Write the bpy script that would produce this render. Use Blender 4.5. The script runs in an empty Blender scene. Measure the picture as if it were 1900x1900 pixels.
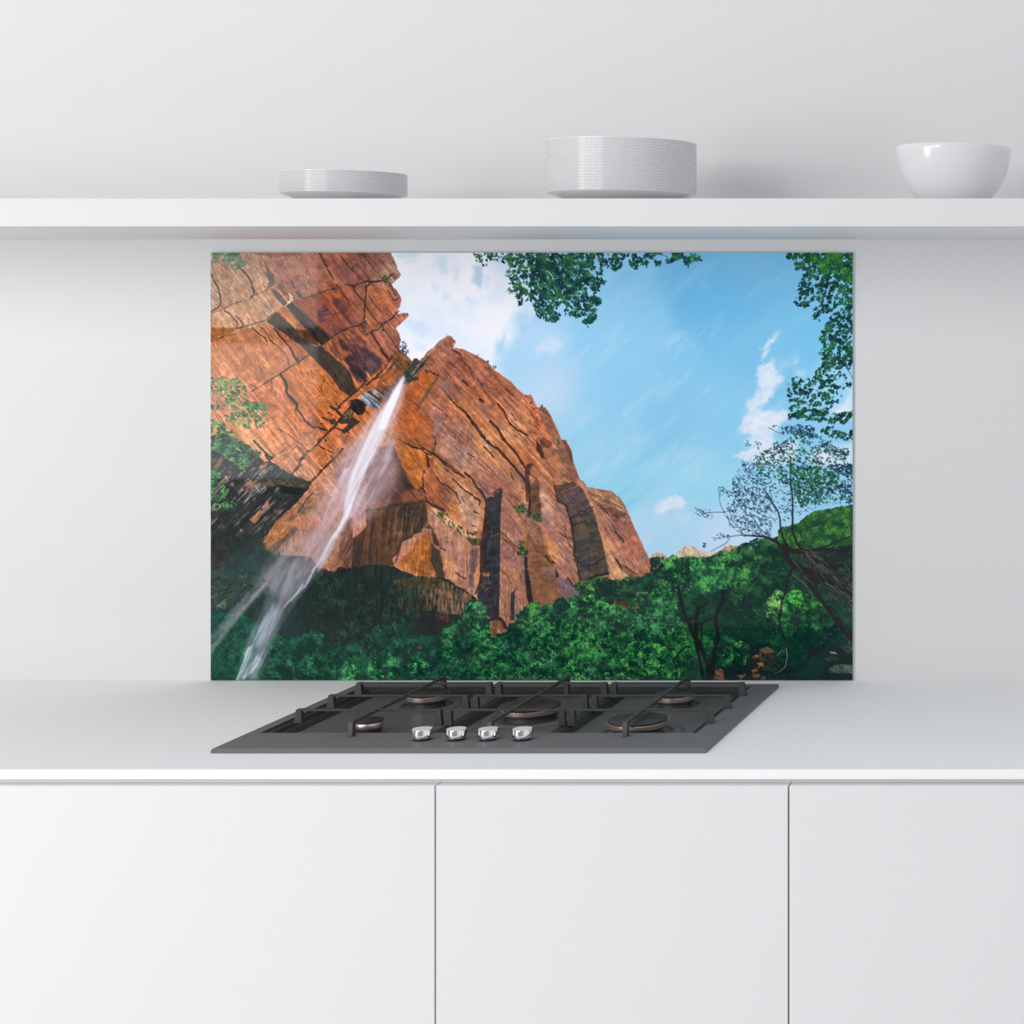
import bpy, bmesh, math
import numpy as np
from mathutils import Vector
sc = bpy.context.scene
COL = sc.collection
# ---------------------------------------------------------------- camera, world, lights, exposure
CAMZ = 1.56; FPX = 3416.0; VX, VY = 2215.0, 580.0           # focal length and vanishing point in photo pixels
cam = bpy.data.cameras.new('camera'); camo = bpy.data.objects.new('camera', cam); COL.objects.link(camo)
camo.location = (0, 0, CAMZ); camo.rotation_euler = (math.pi / 2, 0, 0)
cam.sensor_fit = 'HORIZONTAL'; cam.sensor_width = 36; cam.lens = FPX * 36 / 1900
cam.shift_x = (950 - VX) / 1900; cam.shift_y = (VY - 950) / 1900; cam.clip_start = .05; cam.clip_end = 60
sc.camera = camo
w = bpy.data.worlds.new('room_daylight'); sc.world = w; w.use_nodes = True
w.node_tree.nodes['Background'].inputs[0].default_value = (.95, .97, 1, 1); w.node_tree.nodes['Background'].inputs[1].default_value = .60
_t = w.node_tree; _c = _t.nodes.new('ShaderNodeTexCoord'); _x = _t.nodes.new('ShaderNodeSeparateXYZ'); _m = _t.nodes.new('ShaderNodeMapRange')
_m.inputs[1].default_value = .35; _m.inputs[2].default_value = .85; _m.inputs[3].default_value = .37; _m.inputs[4].default_value = 1.15      # brighter overhead: added glow that lifts the worktop and hob
_t.links.new(_c.outputs['Generated'], _x.inputs[0]); _t.links.new(_x.outputs['Z'], _m.inputs[0]); _t.links.new(_m.outputs[0], _t.nodes['Background'].inputs[1])
def area(name, loc, tgt, sx, sy, rad, color=(1, 1, 1)):      # rad: radiance of the pane
    l = bpy.data.lights.new(name, 'AREA'); l.shape = 'RECTANGLE'; l.size = sx; l.size_y = sy; l.color = color
    l.energy = rad * sx * sy * math.pi
    o = bpy.data.objects.new(name, l); COL.objects.link(o); o.location = loc
    o.rotation_euler = (Vector(tgt) - Vector(loc)).to_track_quat('-Z', 'Y').to_euler(); return o
# daylight through the tall windows left behind the camera; the low panes are the dimmer ones the splashback mirrors
for x in (-4.05, -3.2, -2.35):
    area('window_and_fill_light', (x, -1.6, 2.62), (x, 0, 2.62), .68, 1.5, 9.0, (1, .995, .985))
for x in (-5.75, -5.0):  # left pair added to brighten the cabinets and strengthen the left-to-right falloff
    area('window_and_fill_light', (x, -1.45, 1.5), (x + 1.2, 1, 1.4), .66, 2.3, 11.5, (1, .995, .985))
area('window_daylight_low', (-4.37, -1.6, 1.665), (-4.37, 0, 1.665), .9, .34, 5.5)
area('window_daylight_low', (-4.37, -1.6, 1.12), (-4.37, 0, 1.12), .9, .60, 5.5)
sc.view_settings.view_transform = 'Standard'; sc.view_settings.look = 'None'
sc.view_settings.exposure = -0.26; sc.view_settings.gamma = 1.0; sc.view_settings.use_curve_mapping = False

# ---------------------------------------------------------------- materials
def mat(name, rgb, rough=.5, metal=0., spec=.5, noise=0., nscale=30., coat=0., bump=0.):
    m = bpy.data.materials.new(name); m.use_nodes = True; nt = m.node_tree; b = nt.nodes['Principled BSDF']
    b.inputs['Roughness'].default_value = rough; b.inputs['Metallic'].default_value = metal
    b.inputs['Specular IOR Level'].default_value = spec; b.inputs['Coat Weight'].default_value = coat; b.inputs['Coat Roughness'].default_value = .05
    tc = nt.nodes.new('ShaderNodeTexCoord'); n = nt.nodes.new('ShaderNodeTexNoise'); n.inputs['Scale'].default_value = nscale
    mx = nt.nodes.new('ShaderNodeMix'); mx.data_type = 'RGBA'
    mx.inputs[6].default_value = (*[c * (1 - noise) for c in rgb], 1); mx.inputs[7].default_value = (*[min(1, c * (1 + noise)) for c in rgb], 1)
    nt.links.new(tc.outputs['Object'], n.inputs['Vector']); nt.links.new(n.outputs['Fac'], mx.inputs[0]); nt.links.new(mx.outputs[2], b.inputs['Base Color'])
    if bump:
        bp = nt.nodes.new('ShaderNodeBump'); bp.inputs['Strength'].default_value = bump; bp.inputs['Distance'].default_value = .0005
        nt.links.new(n.outputs['Fac'], bp.inputs['Height']); nt.links.new(bp.outputs[0], b.inputs['Normal'])
    return m
M = dict(wall=mat('wall_paint', (.755, .757, .763), .6, spec=.3, noise=.006, nscale=3), floor=mat('pale_floor', (.92, .92, .925), .45, noise=.02, nscale=4),
         top=mat('white_worktop', (.95, .952, .955), .7, spec=.04, noise=.004, nscale=8), lac=mat('white_lacquer', (.775, .777, .783), .38, spec=.35, noise=.003, nscale=5),
         rail=mat('rail_grey', (.8, .805, .81), .5, noise=.01), rim=mat('anthracite_enamel', (.17, .17, .175), .55, .0, spec=.2, noise=.03, nscale=250, bump=.05),
         pan=mat('brushed_dark_steel', (.125, .125, .128), .42, .0, spec=.3, noise=.05, nscale=90), ridge=mat('dark_ridge', (.035, .035, .037), .45, .0, spec=.25, noise=.05),
         iron=mat('cast_iron', (.05, .05, .052), .5, .0, noise=.12, nscale=400, bump=.2), cap=mat('matt_black_cap', (.038, .038, .04), .55, 0, noise=.1, nscale=300),
         copper=mat('rose_brass', (.72, .58, .52), .3, .9, noise=.06, nscale=120), chrome=mat('polished_chrome', (.86, .86, .87), .07, 1., noise=.01),
         black=mat('black_plastic', (.012, .012, .012), .3), shelf=mat('shelf_lacquer', (.735, .737, .743), .5, spec=.1, noise=.003, nscale=5), porc=mat('white_porcelain', (.80, .80, .81), .16, spec=.5, noise=.004, nscale=20),
         glass=mat('splashback_edge', (.62, .66, .65), .12), knobtop=mat('brushed_knob_top', (.88, .88, .89), .4, .1, noise=.02, nscale=200), steel=mat('gas_jet', (.5, .5, .5), .3, 1.))

# ---------------------------------------------------------------- helpers
def link(name, me, parent=None, m=None, **props):
    o = bpy.data.objects.new(name, me); COL.objects.link(o)
    if m is not None: me.materials.append(m)
    if parent is not None: o.parent = parent
    for k, v in props.items(): o[k] = v
    return o
def empty(name, loc, label, cat, group=None):
    o = bpy.data.objects.new(name, None); COL.objects.link(o); o.location = loc; o.empty_display_size = .05
    o['label'] = label; o['category'] = cat
    if group: o['group'] = group
    return o
def mesh(bm, name, smooth=False, angle=35):
    bmesh.ops.recalc_face_normals(bm, faces=bm.faces)
    me = bpy.data.meshes.new(name); bm.to_mesh(me); bm.free()
    if smooth:
        me.shade_smooth()
        if angle: me.set_sharp_from_angle(angle=math.radians(angle))
    return me
def box(bm, x0, x1, y0, y1, z0, z1, bev=0., seg=2):
    vs = [bm.verts.new((x, y, z)) for z in (z0, z1) for y in (y0, y1) for x in (x0, x1)]
    fs = [bm.faces.new([vs[i] for i in f]) for f in ((0, 1, 3, 2), (4, 5, 7, 6), (0, 1, 5, 4), (2, 3, 7, 6), (0, 2, 6, 4), (1, 3, 7, 5))]
    if bev:
        bmesh.ops.recalc_face_normals(bm, faces=fs)
        bmesh.ops.bevel(bm, geom=list({e for f in fs for e in f.edges}), offset=bev, segments=seg, affect='EDGES', profile=.7)
def boxme(name, *a, bev=0., seg=2):
    bm = bmesh.new(); box(bm, *a, bev=bev, seg=seg); return mesh(bm, name, True)
def lathe(bm, prof, n=96, cx=0, cy=0, closed=False):         # prof: (r, z) from axis to axis or a closed loop
    rings = []
    for r, z in prof:
        if r < 1e-6: rings.append([bm.verts.new((cx, cy, z))])
        else: rings.append([bm.verts.new((cx + r * math.cos(2 * math.pi * i / n), cy + r * math.sin(2 * math.pi * i / n), z)) for i in range(n)])
    pr = list(zip(rings, rings[1:])) + ([(rings[-1], rings[0])] if closed else [])
    for a, b in pr:
        for i in range(n):
            j = (i + 1) % n
            if len(a) == 1 and len(b) == 1: continue
            if len(a) == 1: bm.faces.new((a[0], b[i], b[j]))
            elif len(b) == 1: bm.faces.new((a[i], a[j], b[0]))
            else: bm.faces.new((a[i], a[j], b[j], b[i]))
def px(x, y, Y): return ((x - VX) * Y / FPX, Y, CAMZ - (y - VY) * Y / FPX)
WT = CAMZ - .663                                             # top of the worktop
DW, WALLY = 2.671, 3.321                                     # worktop front edge, back wall
# ---- printed landscape: painted in memory, photo-pixel coordinates 391..1582 x 469..1262
PX0, PY0, PW, PH = 391, 469, 1191, 793
YY, XX = np.mgrid[0:PH, 0:PW].astype(np.float32)
XX += PX0 + .5; YY += PY0 + .5
def _h(i, j, s):
    n = (i * 374761393 + j * 668265263 + s * 974634777) & 0xffffffff
    n = ((n ^ (n >> 13)) * 1274126177) & 0xffffffff
    return ((n ^ (n >> 16)) & 0xffff).astype(np.float32) / 65535.0
def vn(x, y, s):
    xi = np.floor(x); yi = np.floor(y); fx = (x - xi).astype(np.float32); fy = (y - yi).astype(np.float32)
    xi = xi.astype(np.int64); yi = yi.astype(np.int64)
    fx = fx * fx * (3 - 2 * fx); fy = fy * fy * (3 - 2 * fy)
    a = _h(xi, yi, s); b = _h(xi + 1, yi, s); c = _h(xi, yi + 1, s); d = _h(xi + 1, yi + 1, s)
    return (a + (b - a) * fx) * (1 - fy) + (c + (d - c) * fx) * fy
def fbm(x, y, s, o=4, g=.55):
    t = 0; a = 1; w = 0
    for k in range(o):
        t = t + a * vn(x * 2 ** k + 17.3 * k, y * 2 ** k - 9.1 * k, s + k * 7); w += a; a *= g
    return t / w                                   # 0..1, mean .5
def an(X, Y, th, lx, ly, s, o=4, g=.6):            # noise stretched along direction th (degrees, y down)
    t = np.radians(th); c, q = np.cos(t), np.sin(t)
    return fbm((X * c + Y * q) / lx, (-X * q + Y * c) / ly, s, o, g)
def ss(a, b, x):
    t = np.clip((x - a) / (b - a), 0, 1); return t * t * (3 - 2 * t)
CR = {'A': (380, 460, 6.3333), 'B': (680, 460, 6.3333), 'C': (980, 460, 6.3333), 'D': (1280, 460, 5.9375),
      'E': (380, 740, 6.3333), 'F': (680, 740, 6.3333), 'G': (980, 740, 6.3333), 'H': (1280, 760, 5.9375),
      'I': (380, 1000, 6.3333), 'J': (680, 1000, 6.3333), 'K': (980, 1000, 6.3333), 'L': (1280, 1000, 5.9375),
      'W': (380, 460, 1.55738), 'P': (0, 0, 1)}
def pts(s):                                        # 'A 12,34 56,78 B 1,2' -> photo pixels
    r = []; cr = CR['P']
    for t in s.split():
        if t in CR: cr = CR[t]
        else:
            a, b = t.split(','); r.append((cr[0] + float(a) / cr[2], cr[1] + float(b) / cr[2]))
    return np.array(r, np.float32)
IMG = np.zeros((PH, PW, 3), np.float32)
WARP = [None]
def _warp(rough, sc, seed):
    pass
def pbox(p, m):
    x0 = int(max(0, p[:, 0].min() - m - PX0)); x1 = int(min(PW, p[:, 0].max() + m - PX0 + 1))
    y0 = int(max(0, p[:, 1].min() - m - PY0)); y1 = int(min(PH, p[:, 1].max() + m - PY0 + 1))
    return slice(y0, max(y0, y1)), slice(x0, max(x0, x1))
def jit(X, Y, rough, sc, seed):
    if rough <= 0: return X, Y
    return (X + (fbm(X / sc, Y / sc, seed, 3) - .5) * 2 * rough, Y + (fbm(X / sc + 40, Y / sc + 11, seed + 3, 3) - .5) * 2 * rough)
def segd(X, Y, p, closed):
    q = np.roll(p, -1, 0) if closed else p[1:]
    d = np.full(X.shape, 1e9, np.float32); tt = np.zeros(X.shape, np.float32)
    n = len(q)
    for i in range(n):
        a, b = p[i], q[i]; vx, vy = b - a; L = vx * vx + vy * vy + 1e-6
        t = np.clip(((X - a[0]) * vx + (Y - a[1]) * vy) / L, 0, 1)
        e = (X - a[0] - t * vx) ** 2 + (Y - a[1] - t * vy) ** 2
        m = e < d; d = np.where(m, e, d)
        if not closed: tt = np.where(m, (i + t) / n, tt)
    return np.sqrt(d), tt
def inside(X, Y, p):
    r = np.zeros(X.shape, bool); q = np.roll(p, -1, 0)
    for a, b in zip(p, q):
        if a[1] == b[1]: continue
        r ^= ((a[1] > Y) != (b[1] > Y)) & (X < (b[0] - a[0]) * (Y - a[1]) / (b[1] - a[1]) + a[0])
    return r
def pmask(p, soft=.6, rough=1.2, sc=9, seed=1):
    m = rough + soft * 2 + 3; S = pbox(p, m)
    X, Y = jit(XX[S], YY[S], rough, sc, seed)
    d, _ = segd(X, Y, p, True)
    sd = np.where(inside(X, Y, p), -d, d)
    return S, ss(soft, -soft, sd)
def col(c): return np.array(c, np.float32) / 255
SEED = [100]
def poly(s, c, a=1., soft=.7, rough=1.5, sc=9, c2=None, tex=None, k=1.6):
    p = pts(s) if isinstance(s, str) else s
    SEED[0] += 5; S, m = pmask(p, soft, rough, sc, SEED[0])
    if m.size == 0: return
    C = col(c)
    if c2 is not None:
        th, lx, ly = tex or (50, 40, 4)
        n = np.clip((an(XX[S], YY[S], th, lx, ly, SEED[0] + 1) - .5) * k * 2 + .5, 0, 1)[..., None]
        C = C * (1 - n) + col(c2) * n
    m = (m * a)[..., None]; IMG[S] = IMG[S] * (1 - m) + C * m
def line(s, w, c, a=1., soft=.6, rough=1., sc=7, taper=(1, 1), w2=None):
    p = pts(s) if isinstance(s, str) else s
    SEED[0] += 5; S = pbox(p, w * 1.5 + soft * 2 + rough + 3)
    if XX[S].size == 0: return
    X, Y = jit(XX[S], YY[S], rough, sc, SEED[0])
    d, t = segd(X, Y, p, False)
    r = w / 2 * (taper[0] + (taper[1] - taper[0]) * t)
    r = r * (.55 + .9 * fbm(X / 6, Y / 6, SEED[0] + 2, 2))
    m = (ss(soft, -soft, d - r) * a * np.clip(r * 2.2, 0, 1))[..., None]
    IMG[S] = IMG[S] * (1 - m) + col(c) * m
def idw(P, X, Y, pw=3.2):
    num = 0; den = 0
    for (x, y, r, g, b) in P:
        w = 1 / ((X - x) ** 2 + (Y - y) ** 2 + 60) ** (pw / 2)
        num = num + w[..., None] * col((r, g, b)); den = den + w
    return num / den[..., None]
def paint_sky():
    P = [(900,480,186,212,230),(1000,640,168,205,235),(1010,720,178,208,232),(1050,850,150,203,228),(1150,500,138,194,230),
         (1280,500,112,180,222),(1400,480,118,183,222),(1290,570,105,178,222),(1200,600,140,196,228),(1250,760,134,194,227),
         (1150,700,142,198,230),(1400,640,122,188,225),(1350,780,138,199,230),(1150,900,145,205,230),(1300,900,150,208,232),
         (1210,990,172,212,236),(1340,1000,188,215,240),(1500,620,120,190,228),(1450,740,132,194,228),(1560,700,150,205,238),
         (1350,560,108,180,223),(1100,620,142,197,230),(950,660,165,205,232),(800,560,200,215,232)]
    IMG[:] = idw(P, XX, YY)
    n = an(XX, YY, -38, 120, 26, 5, 5); m = an(XX, YY, -50, 40, 14, 15, 4)
    w = (ss(.45, .8, n) * .38 * ss(.3, .7, m))[..., None] * np.clip((YY[..., None] - 430) / 200, .4, 1)
    IMG[:] = IMG * (1 - w) + col((205, 218, 238)) * w
    d = (ss(.45, .15, n) * .25)[..., None]; IMG[:] = IMG * (1 - d) + col((100, 175, 220)) * d
    # big cloud
    poly('P 690,440 905,440 930,500 968,545 985,590 950,618 925,640 932,690 905,715 840,720 700,700', (233, 232, 240), .97, 26, 30, 45, c2=(216, 224, 238), tex=(-60, 60, 40))
    poly('P 700,440 900,440 900,560 700,560', (236, 236, 241), .5, 30, 40, 40)
    for q in ('B 380,820 470,800 560,900 500,960', 'B 1010,240 1060,200 1090,420 1030,380', 'B 780,420 860,440 840,520 770,500', 'B 1180,560 1300,620 1280,700 1200,660', 'B 560,1120 680,1130 700,1200 600,1200'): poly(q, (196, 214, 232), .55, 6, 9, 10)
    poly('B 1240,230 1350,200 1340,480 1290,470 1240,380', (140, 180, 212), .6, 7, 9, 14)
    poly('B 820,100 940,90 950,200 900,300 850,280', (190, 212, 226), .7, 10, 12, 14)
    poly('B 350,60 620,60 600,130 450,150 360,110', (186, 208, 226), .7, 8, 12, 14)
    poly('B 500,860 620,850 720,960 700,1050 600,1050 520,960', (186, 210, 228), .6, 9, 14, 16)
    poly('B 900,520 1000,520 990,580 910,600', (190, 212, 228), .5, 6, 9, 12)
    poly('B 1370,300 1440,300 1440,470 1400,470', (180, 205, 228), .5, 7, 9, 12)
    poly('B 1500,1120 1640,1060 1640,1180 1560,1230 1510,1200', (150, 195, 225), .7, 10, 12, 14)
    poly('B 1500,680 1780,700 1700,900 1480,980', (238, 236, 240), .5, 14, 14, 20)
    poly('C 0,560 90,600 70,760 0,840', (214, 222, 238), .7, 12, 12, 16)
    poly('C 60,1150 200,1110 280,1000 400,1060 390,1180 250,1240 100,1300', (206, 217, 234), .7, 9, 14, 16)
    # right clouds
    for s, a, so in (('D 1000,930 970,1000 910,1035 850,1110 790,1120 830,1060 890,1010 930,970', .85, 2),
                     ('D 830,1120 890,1110 850,1170 800,1240 790,1190', .8, 2),
                     ('D 915,1235 935,1330 960,1390 1030,1430 950,1520 890,1640 850,1700 760,1740 700,1880 860,1860 1060,1800 1060,1900 680,1990 570,1900 640,1800 620,1680 720,1640 760,1540 760,1400 755,1320', .95, 3),
                     ('H 690,0 1050,40 1000,160 900,300 980,420 1200,300 1150,600 900,560 720,620 700,560 600,560 480,510 600,470 680,420 600,340 720,300 550,230 600,140 690,100', .93, 3),
                     ('D 1180,1210 1200,1250 1150,1300 1140,1280', .6, 2),
                     ('D 1170,1350 1260,1330 1240,1420 1180,1400', .45, 4),
                     ('D 1790,1560 1790,1800 1600,1850 1580,1780 1700,1690', .8, 4),
                     ('H 1560,0 1790,0 1790,60 1640,90', .8, 4),
                     ('H 1430,420 1790,380 1790,640 1500,640 1300,560', .85, 4),
                     ('G 1470,1270 1540,1200 1640,1180 1770,1125 1800,1170 1860,1190 1840,1260 1760,1300 1640,1310 1580,1370 1510,1330', .9, 2.2),
                     ('G 1780,1380 1900,1380 1900,1430 1820,1450', .4, 4)):
        poly(s, (228, 228, 240), a * .55, so * 3.2, 8, 12, c2=(196, 216, 238), tex=(-30, 14, 8)); poly(s, (230, 230, 241), a * .8, so * 1.5, 7, 6, c2=(205, 220, 238), tex=(-30, 14, 8))
    poly('H 700,440 1000,380 1100,560 1000,640 760,620', (212, 222, 240), .5, 14, 10, 14)
    # pale far cliffs
    poly('K 1380,300 1440,200 1500,150 1560,152 1640,220 1700,235 1760,150 1830,85 1900,78 L 60,95 120,125 200,160 260,150 330,140 380,95 440,72 520,75 600,110 700,90 830,60 900,100 900,260 0,300 K 1400,420', (226, 205, 176), 1, .5, 2, 5, c2=(176, 150, 128), tex=(60, 9, 4))
    poly('L 330,130 400,80 520,70 540,220 420,260 340,210', (205, 165, 128), .8, .7, 3, 5, c2=(150, 110, 80), tex=(70, 8, 3))
    poly('L 120,140 260,150 330,150 330,200 230,180 130,230', (196, 160, 132), .8, .7, 2, 5, c2=(230, 205, 180), tex=(20, 8, 3))

ROCK = 'P 380,460 B 290,57 330,150 360,210 362,250 412,322 290,435 350,490 395,560 412,610 405,670 365,740 378,782 440,765 490,775 500,800 340,950 385,1010 405,1080 385,1150 400,1200 450,1240 500,1290 540,1335 560,1300 590,1295 625,1325 600,1360 640,1310 720,1220 800,1150 880,1080 950,1030 1000,1040 1048,1100 1030,1160 1012,1185 1060,1175 1130,1190 1300,1270 1430,1350 1500,1430 1620,1520 1700,1570 1780,1660 1850,1720 1900,1735 C 30,1725 G 60,10 110,110 150,90 200,100 260,180 300,265 340,350 385,470 440,480 470,540 505,610 525,700 530,760 555,800 580,880 610,950 650,970 685,1030 720,1040 830,1060 960,1080 1000,1100 1070,1160 1140,1260 1200,1400 1270,1560 1330,1680 1380,1800 1430,1890 K 1450,240 1480,400 1480,700 P 1240,1290 380,1290'
def paint_rock():
    P = [(400,500,168,122,94),(430,545,176,126,92),(470,520,182,132,100),(510,500,150,88,68),(560,480,168,95,68),(540,525,148,92,72),
         (600,500,150,90,72),(650,500,146,80,62),(700,490,130,84,72),(722,505,158,116,96),(600,540,156,86,66),(570,570,150,85,62),
         (620,560,148,72,48),(680,560,156,88,60),(720,560,172,92,58),(735,600,146,84,66),(420,600,178,120,84),(480,580,178,126,92),
         (405,620,165,92,42),(430,660,186,116,72),(480,690,186,110,70),(540,660,172,100,70),(440,710,190,118,80),(420,740,190,122,86),
         (500,745,184,102,62),(560,700,188,104,58),(600,725,184,96,48),(560,765,182,96,48),(620,765,196,96,44),(500,800,200,118,72),
         (470,830,208,138,88),(560,830,188,112,70),(600,840,196,104,54),(540,870,180,116,80),(600,900,186,118,82),(580,960,176,104,78),
         (640,860,170,118,100),(620,1000,168,104,76),(660,940,165,110,92),(520,980,150,104,70),
         (790,690,150,88,60),(825,640,172,108,80),(850,680,142,80,60),(900,690,162,92,66),(905,720,156,82,52),(780,720,196,96,44),
         (745,760,190,90,40),(770,800,186,92,42),(800,780,165,96,66),(830,730,152,88,66),(850,750,166,96,62),(920,760,172,100,62),(960,780,196,122,80),
         (820,800,150,96,84),(850,825,136,90,78),(870,850,152,108,92),(900,830,180,112,70),(940,840,186,110,70),(780,855,196,106,44),(760,890,190,100,38),
         (800,870,176,108,62),(815,905,140,78,54),(860,880,184,112,76),(835,930,150,90,66),(850,920,182,126,94),(905,900,146,94,84),(890,950,196,146,112),
         (855,950,196,130,82),(940,900,150,96,84),(850,1040,186,122,92),(880,1010,182,114,84),(870,1085,198,128,82),(830,1010,172,112,92),
         (940,930,168,105,86),(955,990,170,106,72),(960,1050,150,98,84),(950,1120,176,118,86),(990,850,176,100,60),(1005,820,180,100,62),
         (1020,900,190,112,66),(1005,760,150,72,50),(1030,860,164,108,80),(1020,960,160,108,96),(1040,1000,170,104,76),(1010,1050,150,88,58),
         (1060,1060,136,100,98),(1020,1100,166,98,62),(1050,1090,130,96,96),(990,1010,150,92,52),(1000,1110,150,84,52),
         (1060,1020,150,104,90),(1120,930,166,116,84),(1090,940,190,130,92),(1150,980,146,84,74),(1170,1020,172,98,76),(1130,1030,186,124,86),(1190,1050,176,106,80),(1160,1060,196,136,88)]
    S, m = pmask(pts(ROCK), .5, 1.3, 6, 77)
    C = idw(P, XX[S], YY[S], 4)
    X, Y = XX[S], YY[S]
    tA = an(X, Y, 52, 60, 5, 31, 4); tB = an(X, Y, 47, 70, 4.5, 37, 4); tC = an(X, Y, 88, 80, 6, 41, 4); tD = an(X, Y, 58, 60, 4, 47, 4)
    wl = ss(30, -30, (X - 770) + (Y - 700) * .9 - 0)            # left cliff
    wb = ss(930, 1010, Y) * ss(1010, 940, X)
    wr = ss(1060, 1110, X)
    t = tB * (1 - wl) + tA * wl; t = t * (1 - wb) + tC * wb; t = t * (1 - wr) + tD * wr
    big = fbm(X / 60, Y / 60, 51, 4)
    hue = an(X, Y, 50, 45, 14, 61, 4)
    f = 1.03 + (t - .5) * .7 + (big - .5) * .3
    C = C * f[..., None]
    pur = ss(.52, .72, hue)[..., None] * ss(690, 760, X)[..., None] * .4
    C = C * (1 - pur) + (C.mean(-1, keepdims=True) * np.array([1.12, .92, .95])) * pur
    IMG[S] = IMG[S] * (1 - m[..., None]) + np.clip(C, 0, 1) * m[..., None]

def paint_left():
    # large facets of the left cliff
    poly('A 70,60 480,60 700,60 760,250 720,290 760,400 760,460 590,530 540,580 320,650 190,720 190,590 150,470 70,310', (186, 140, 108), .75, 1, 2, 9, c2=(150, 108, 82), tex=(55, 50, 5))
    poly('A 70,320 130,420 175,520 185,620 160,690 70,740', (186, 148, 124), .9, .8, 1, 9, c2=(150, 120, 100), tex=(58, 20, 4))
    poly('A 560,480 700,440 700,360 640,340 690,420 600,520', (170, 105, 84), .5, 3)
    poly('A 740,60 1130,60 1190,230 1230,330 1330,320 1330,560 1150,600 1010,430 1010,380 830,430 790,260 750,150', (150, 92, 74), .8, 1.5, 2, 9, c2=(172, 114, 88), tex=(-5, 50, 10))
    poly('A 540,60 1130,60 1130,95 760,110 700,100', (140, 62, 42), .8, 1.2, 2)
    poly('A 800,110 1100,110 1090,250 860,240', (118, 72, 66), .55, 4, 4, 12, c2=(160, 96, 76), tex=(5, 50, 4))
    poly('A 1130,60 1900,60 1900,420 1700,430 1560,440 1480,380 1330,310 1230,320', (138, 84, 78), .6, 2, 3, 9, c2=(186, 104, 66), tex=(52, 50, 6), k=2.4)
    poly('A 1740,60 1900,60 1900,380 1840,240', (84, 62, 60), .7, 2, 3, 9, c2=(150, 92, 70), tex=(56, 30, 5))
    poly('A 200,730 500,620 780,460 950,700 830,760 700,830 560,900 380,940 80,930 80,760', (178, 128, 94), .6, 1.5, 2, 9, c2=(200, 152, 112), tex=(58, 30, 6))
    poly('A 640,640 700,640 760,700 720,800 690,790', (140, 112, 88), .6, 3)
    poly('A 70,940 380,940 300,980 150,1040 70,1090', (160, 88, 34), .8, 1.5, 2, 9, c2=(120, 72, 36), tex=(-10, 40, 4))
    poly('A 70,1100 400,1000 600,930 760,880 880,960 1130,1150 1230,1260 1110,1340 900,1470 600,1640 470,1580 300,1400 70,1200', (190, 118, 76), .6, 1.5, 2, 9, c2=(168, 96, 60), tex=(58, 60, 9))
    poly('A 720,880 830,940 1000,1010 1160,1150 1230,1270 1110,1330 1010,1180 900,1040 780,940', (160, 84, 54), .7, 1.5)
    poly('A 920,1480 1230,1270 1340,1360 1500,1530 1590,1690 1720,1740 1590,1900 1080,1900 1090,1830 1010,1760 950,1640', (194, 112, 52), .65, 1.2, 1, 9, c2=(170, 88, 36), tex=(58, 60, 5))
    # red streaked block
    poly('A 1030,640 1160,590 1520,500 1660,640 1720,760 1800,890 1700,940 1560,1000 1490,1060 1400,990 1300,880 1180,770', (150, 68, 42), .75, 1, 2, 9, c2=(110, 62, 62), tex=(62, 40, 8), k=2.2)
    poly('A 1440,560 1520,520 1600,540 1680,760 1720,900 1640,940 1560,820 1480,660', (196, 92, 44), .7, 3, 3, 9, c2=(110, 60, 60), tex=(64, 40, 6), k=2.6)
    poly('A 1330,700 1420,660 1480,760 1540,800 1500,860 1360,890 1320,830', (70, 52, 66), .8, 2.5, 2.5, 7, c2=(150, 72, 60), tex=(-18, 20, 3), k=2.2)
    poly('A 1500,560 1590,600 1680,740 1640,800 1560,720 1500,640', (62, 48, 60), .65, 3, 3, 7)
    poly('A 1600,700 1700,840 1740,900 1700,900 1620,800', (60, 48, 58), .6, 2.5, 2, 7)
    # orange ledge wedge
    poly('A 840,750 950,680 1090,860 1230,1000 1330,1100 1370,1140 1340,1150 1200,1080 1130,980 1060,950', (196, 120, 68), .95, .7, 1, 6, c2=(160, 84, 48), tex=(48, 30, 4))
    poly('A 1200,700 1340,870 1500,1060 1440,1100 1320,960', (176, 84, 46), .5, 2)
    poly('A 1660,980 1900,870 1900,1560 1830,1620 1750,1500 1640,1400 1560,1300 1440,1130 1500,1070', (96, 60, 54), .8, 1.6, 3, 8, c2=(176, 92, 52), tex=(52, 30, 5), k=2.6)
    poly('A 1460,1110 1560,1060 1700,1090 1770,1160 1700,1280 1660,1330 1580,1240 1500,1160', (164, 84, 44), .85, 1.5, 3, 7, c2=(50, 38, 38), tex=(52, 20, 4), k=2.6)
    poly('A 1620,1300 1780,1220 1900,1400 1900,1560 1830,1600 1720,1450', (90, 56, 50), .9, 2, 4, 8, c2=(38, 34, 44), tex=(50, 20, 5), k=2.6)
    poly('A 1640,1060 1760,1080 1850,1180 1900,1290 1900,1420 1820,1400 1720,1250', (62, 48, 62), .8, 2, 3, 8, c2=(110, 64, 56), tex=(55, 20, 4), k=2)
    poly('A 1850,1180 1900,1140 B 30,1200 160,1300 190,1400 60,1510 0,1450', (44, 44, 62), .9, 2, 3, 8, c2=(90, 60, 62), tex=(50, 20, 4), k=1.6)
    poly('A 1590,1490 1720,1480 1830,1640 1750,1700 1640,1620', (150, 92, 62), .75, 1.6, 2, 7, c2=(190, 104, 54), tex=(48, 20, 3), k=2)
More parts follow.
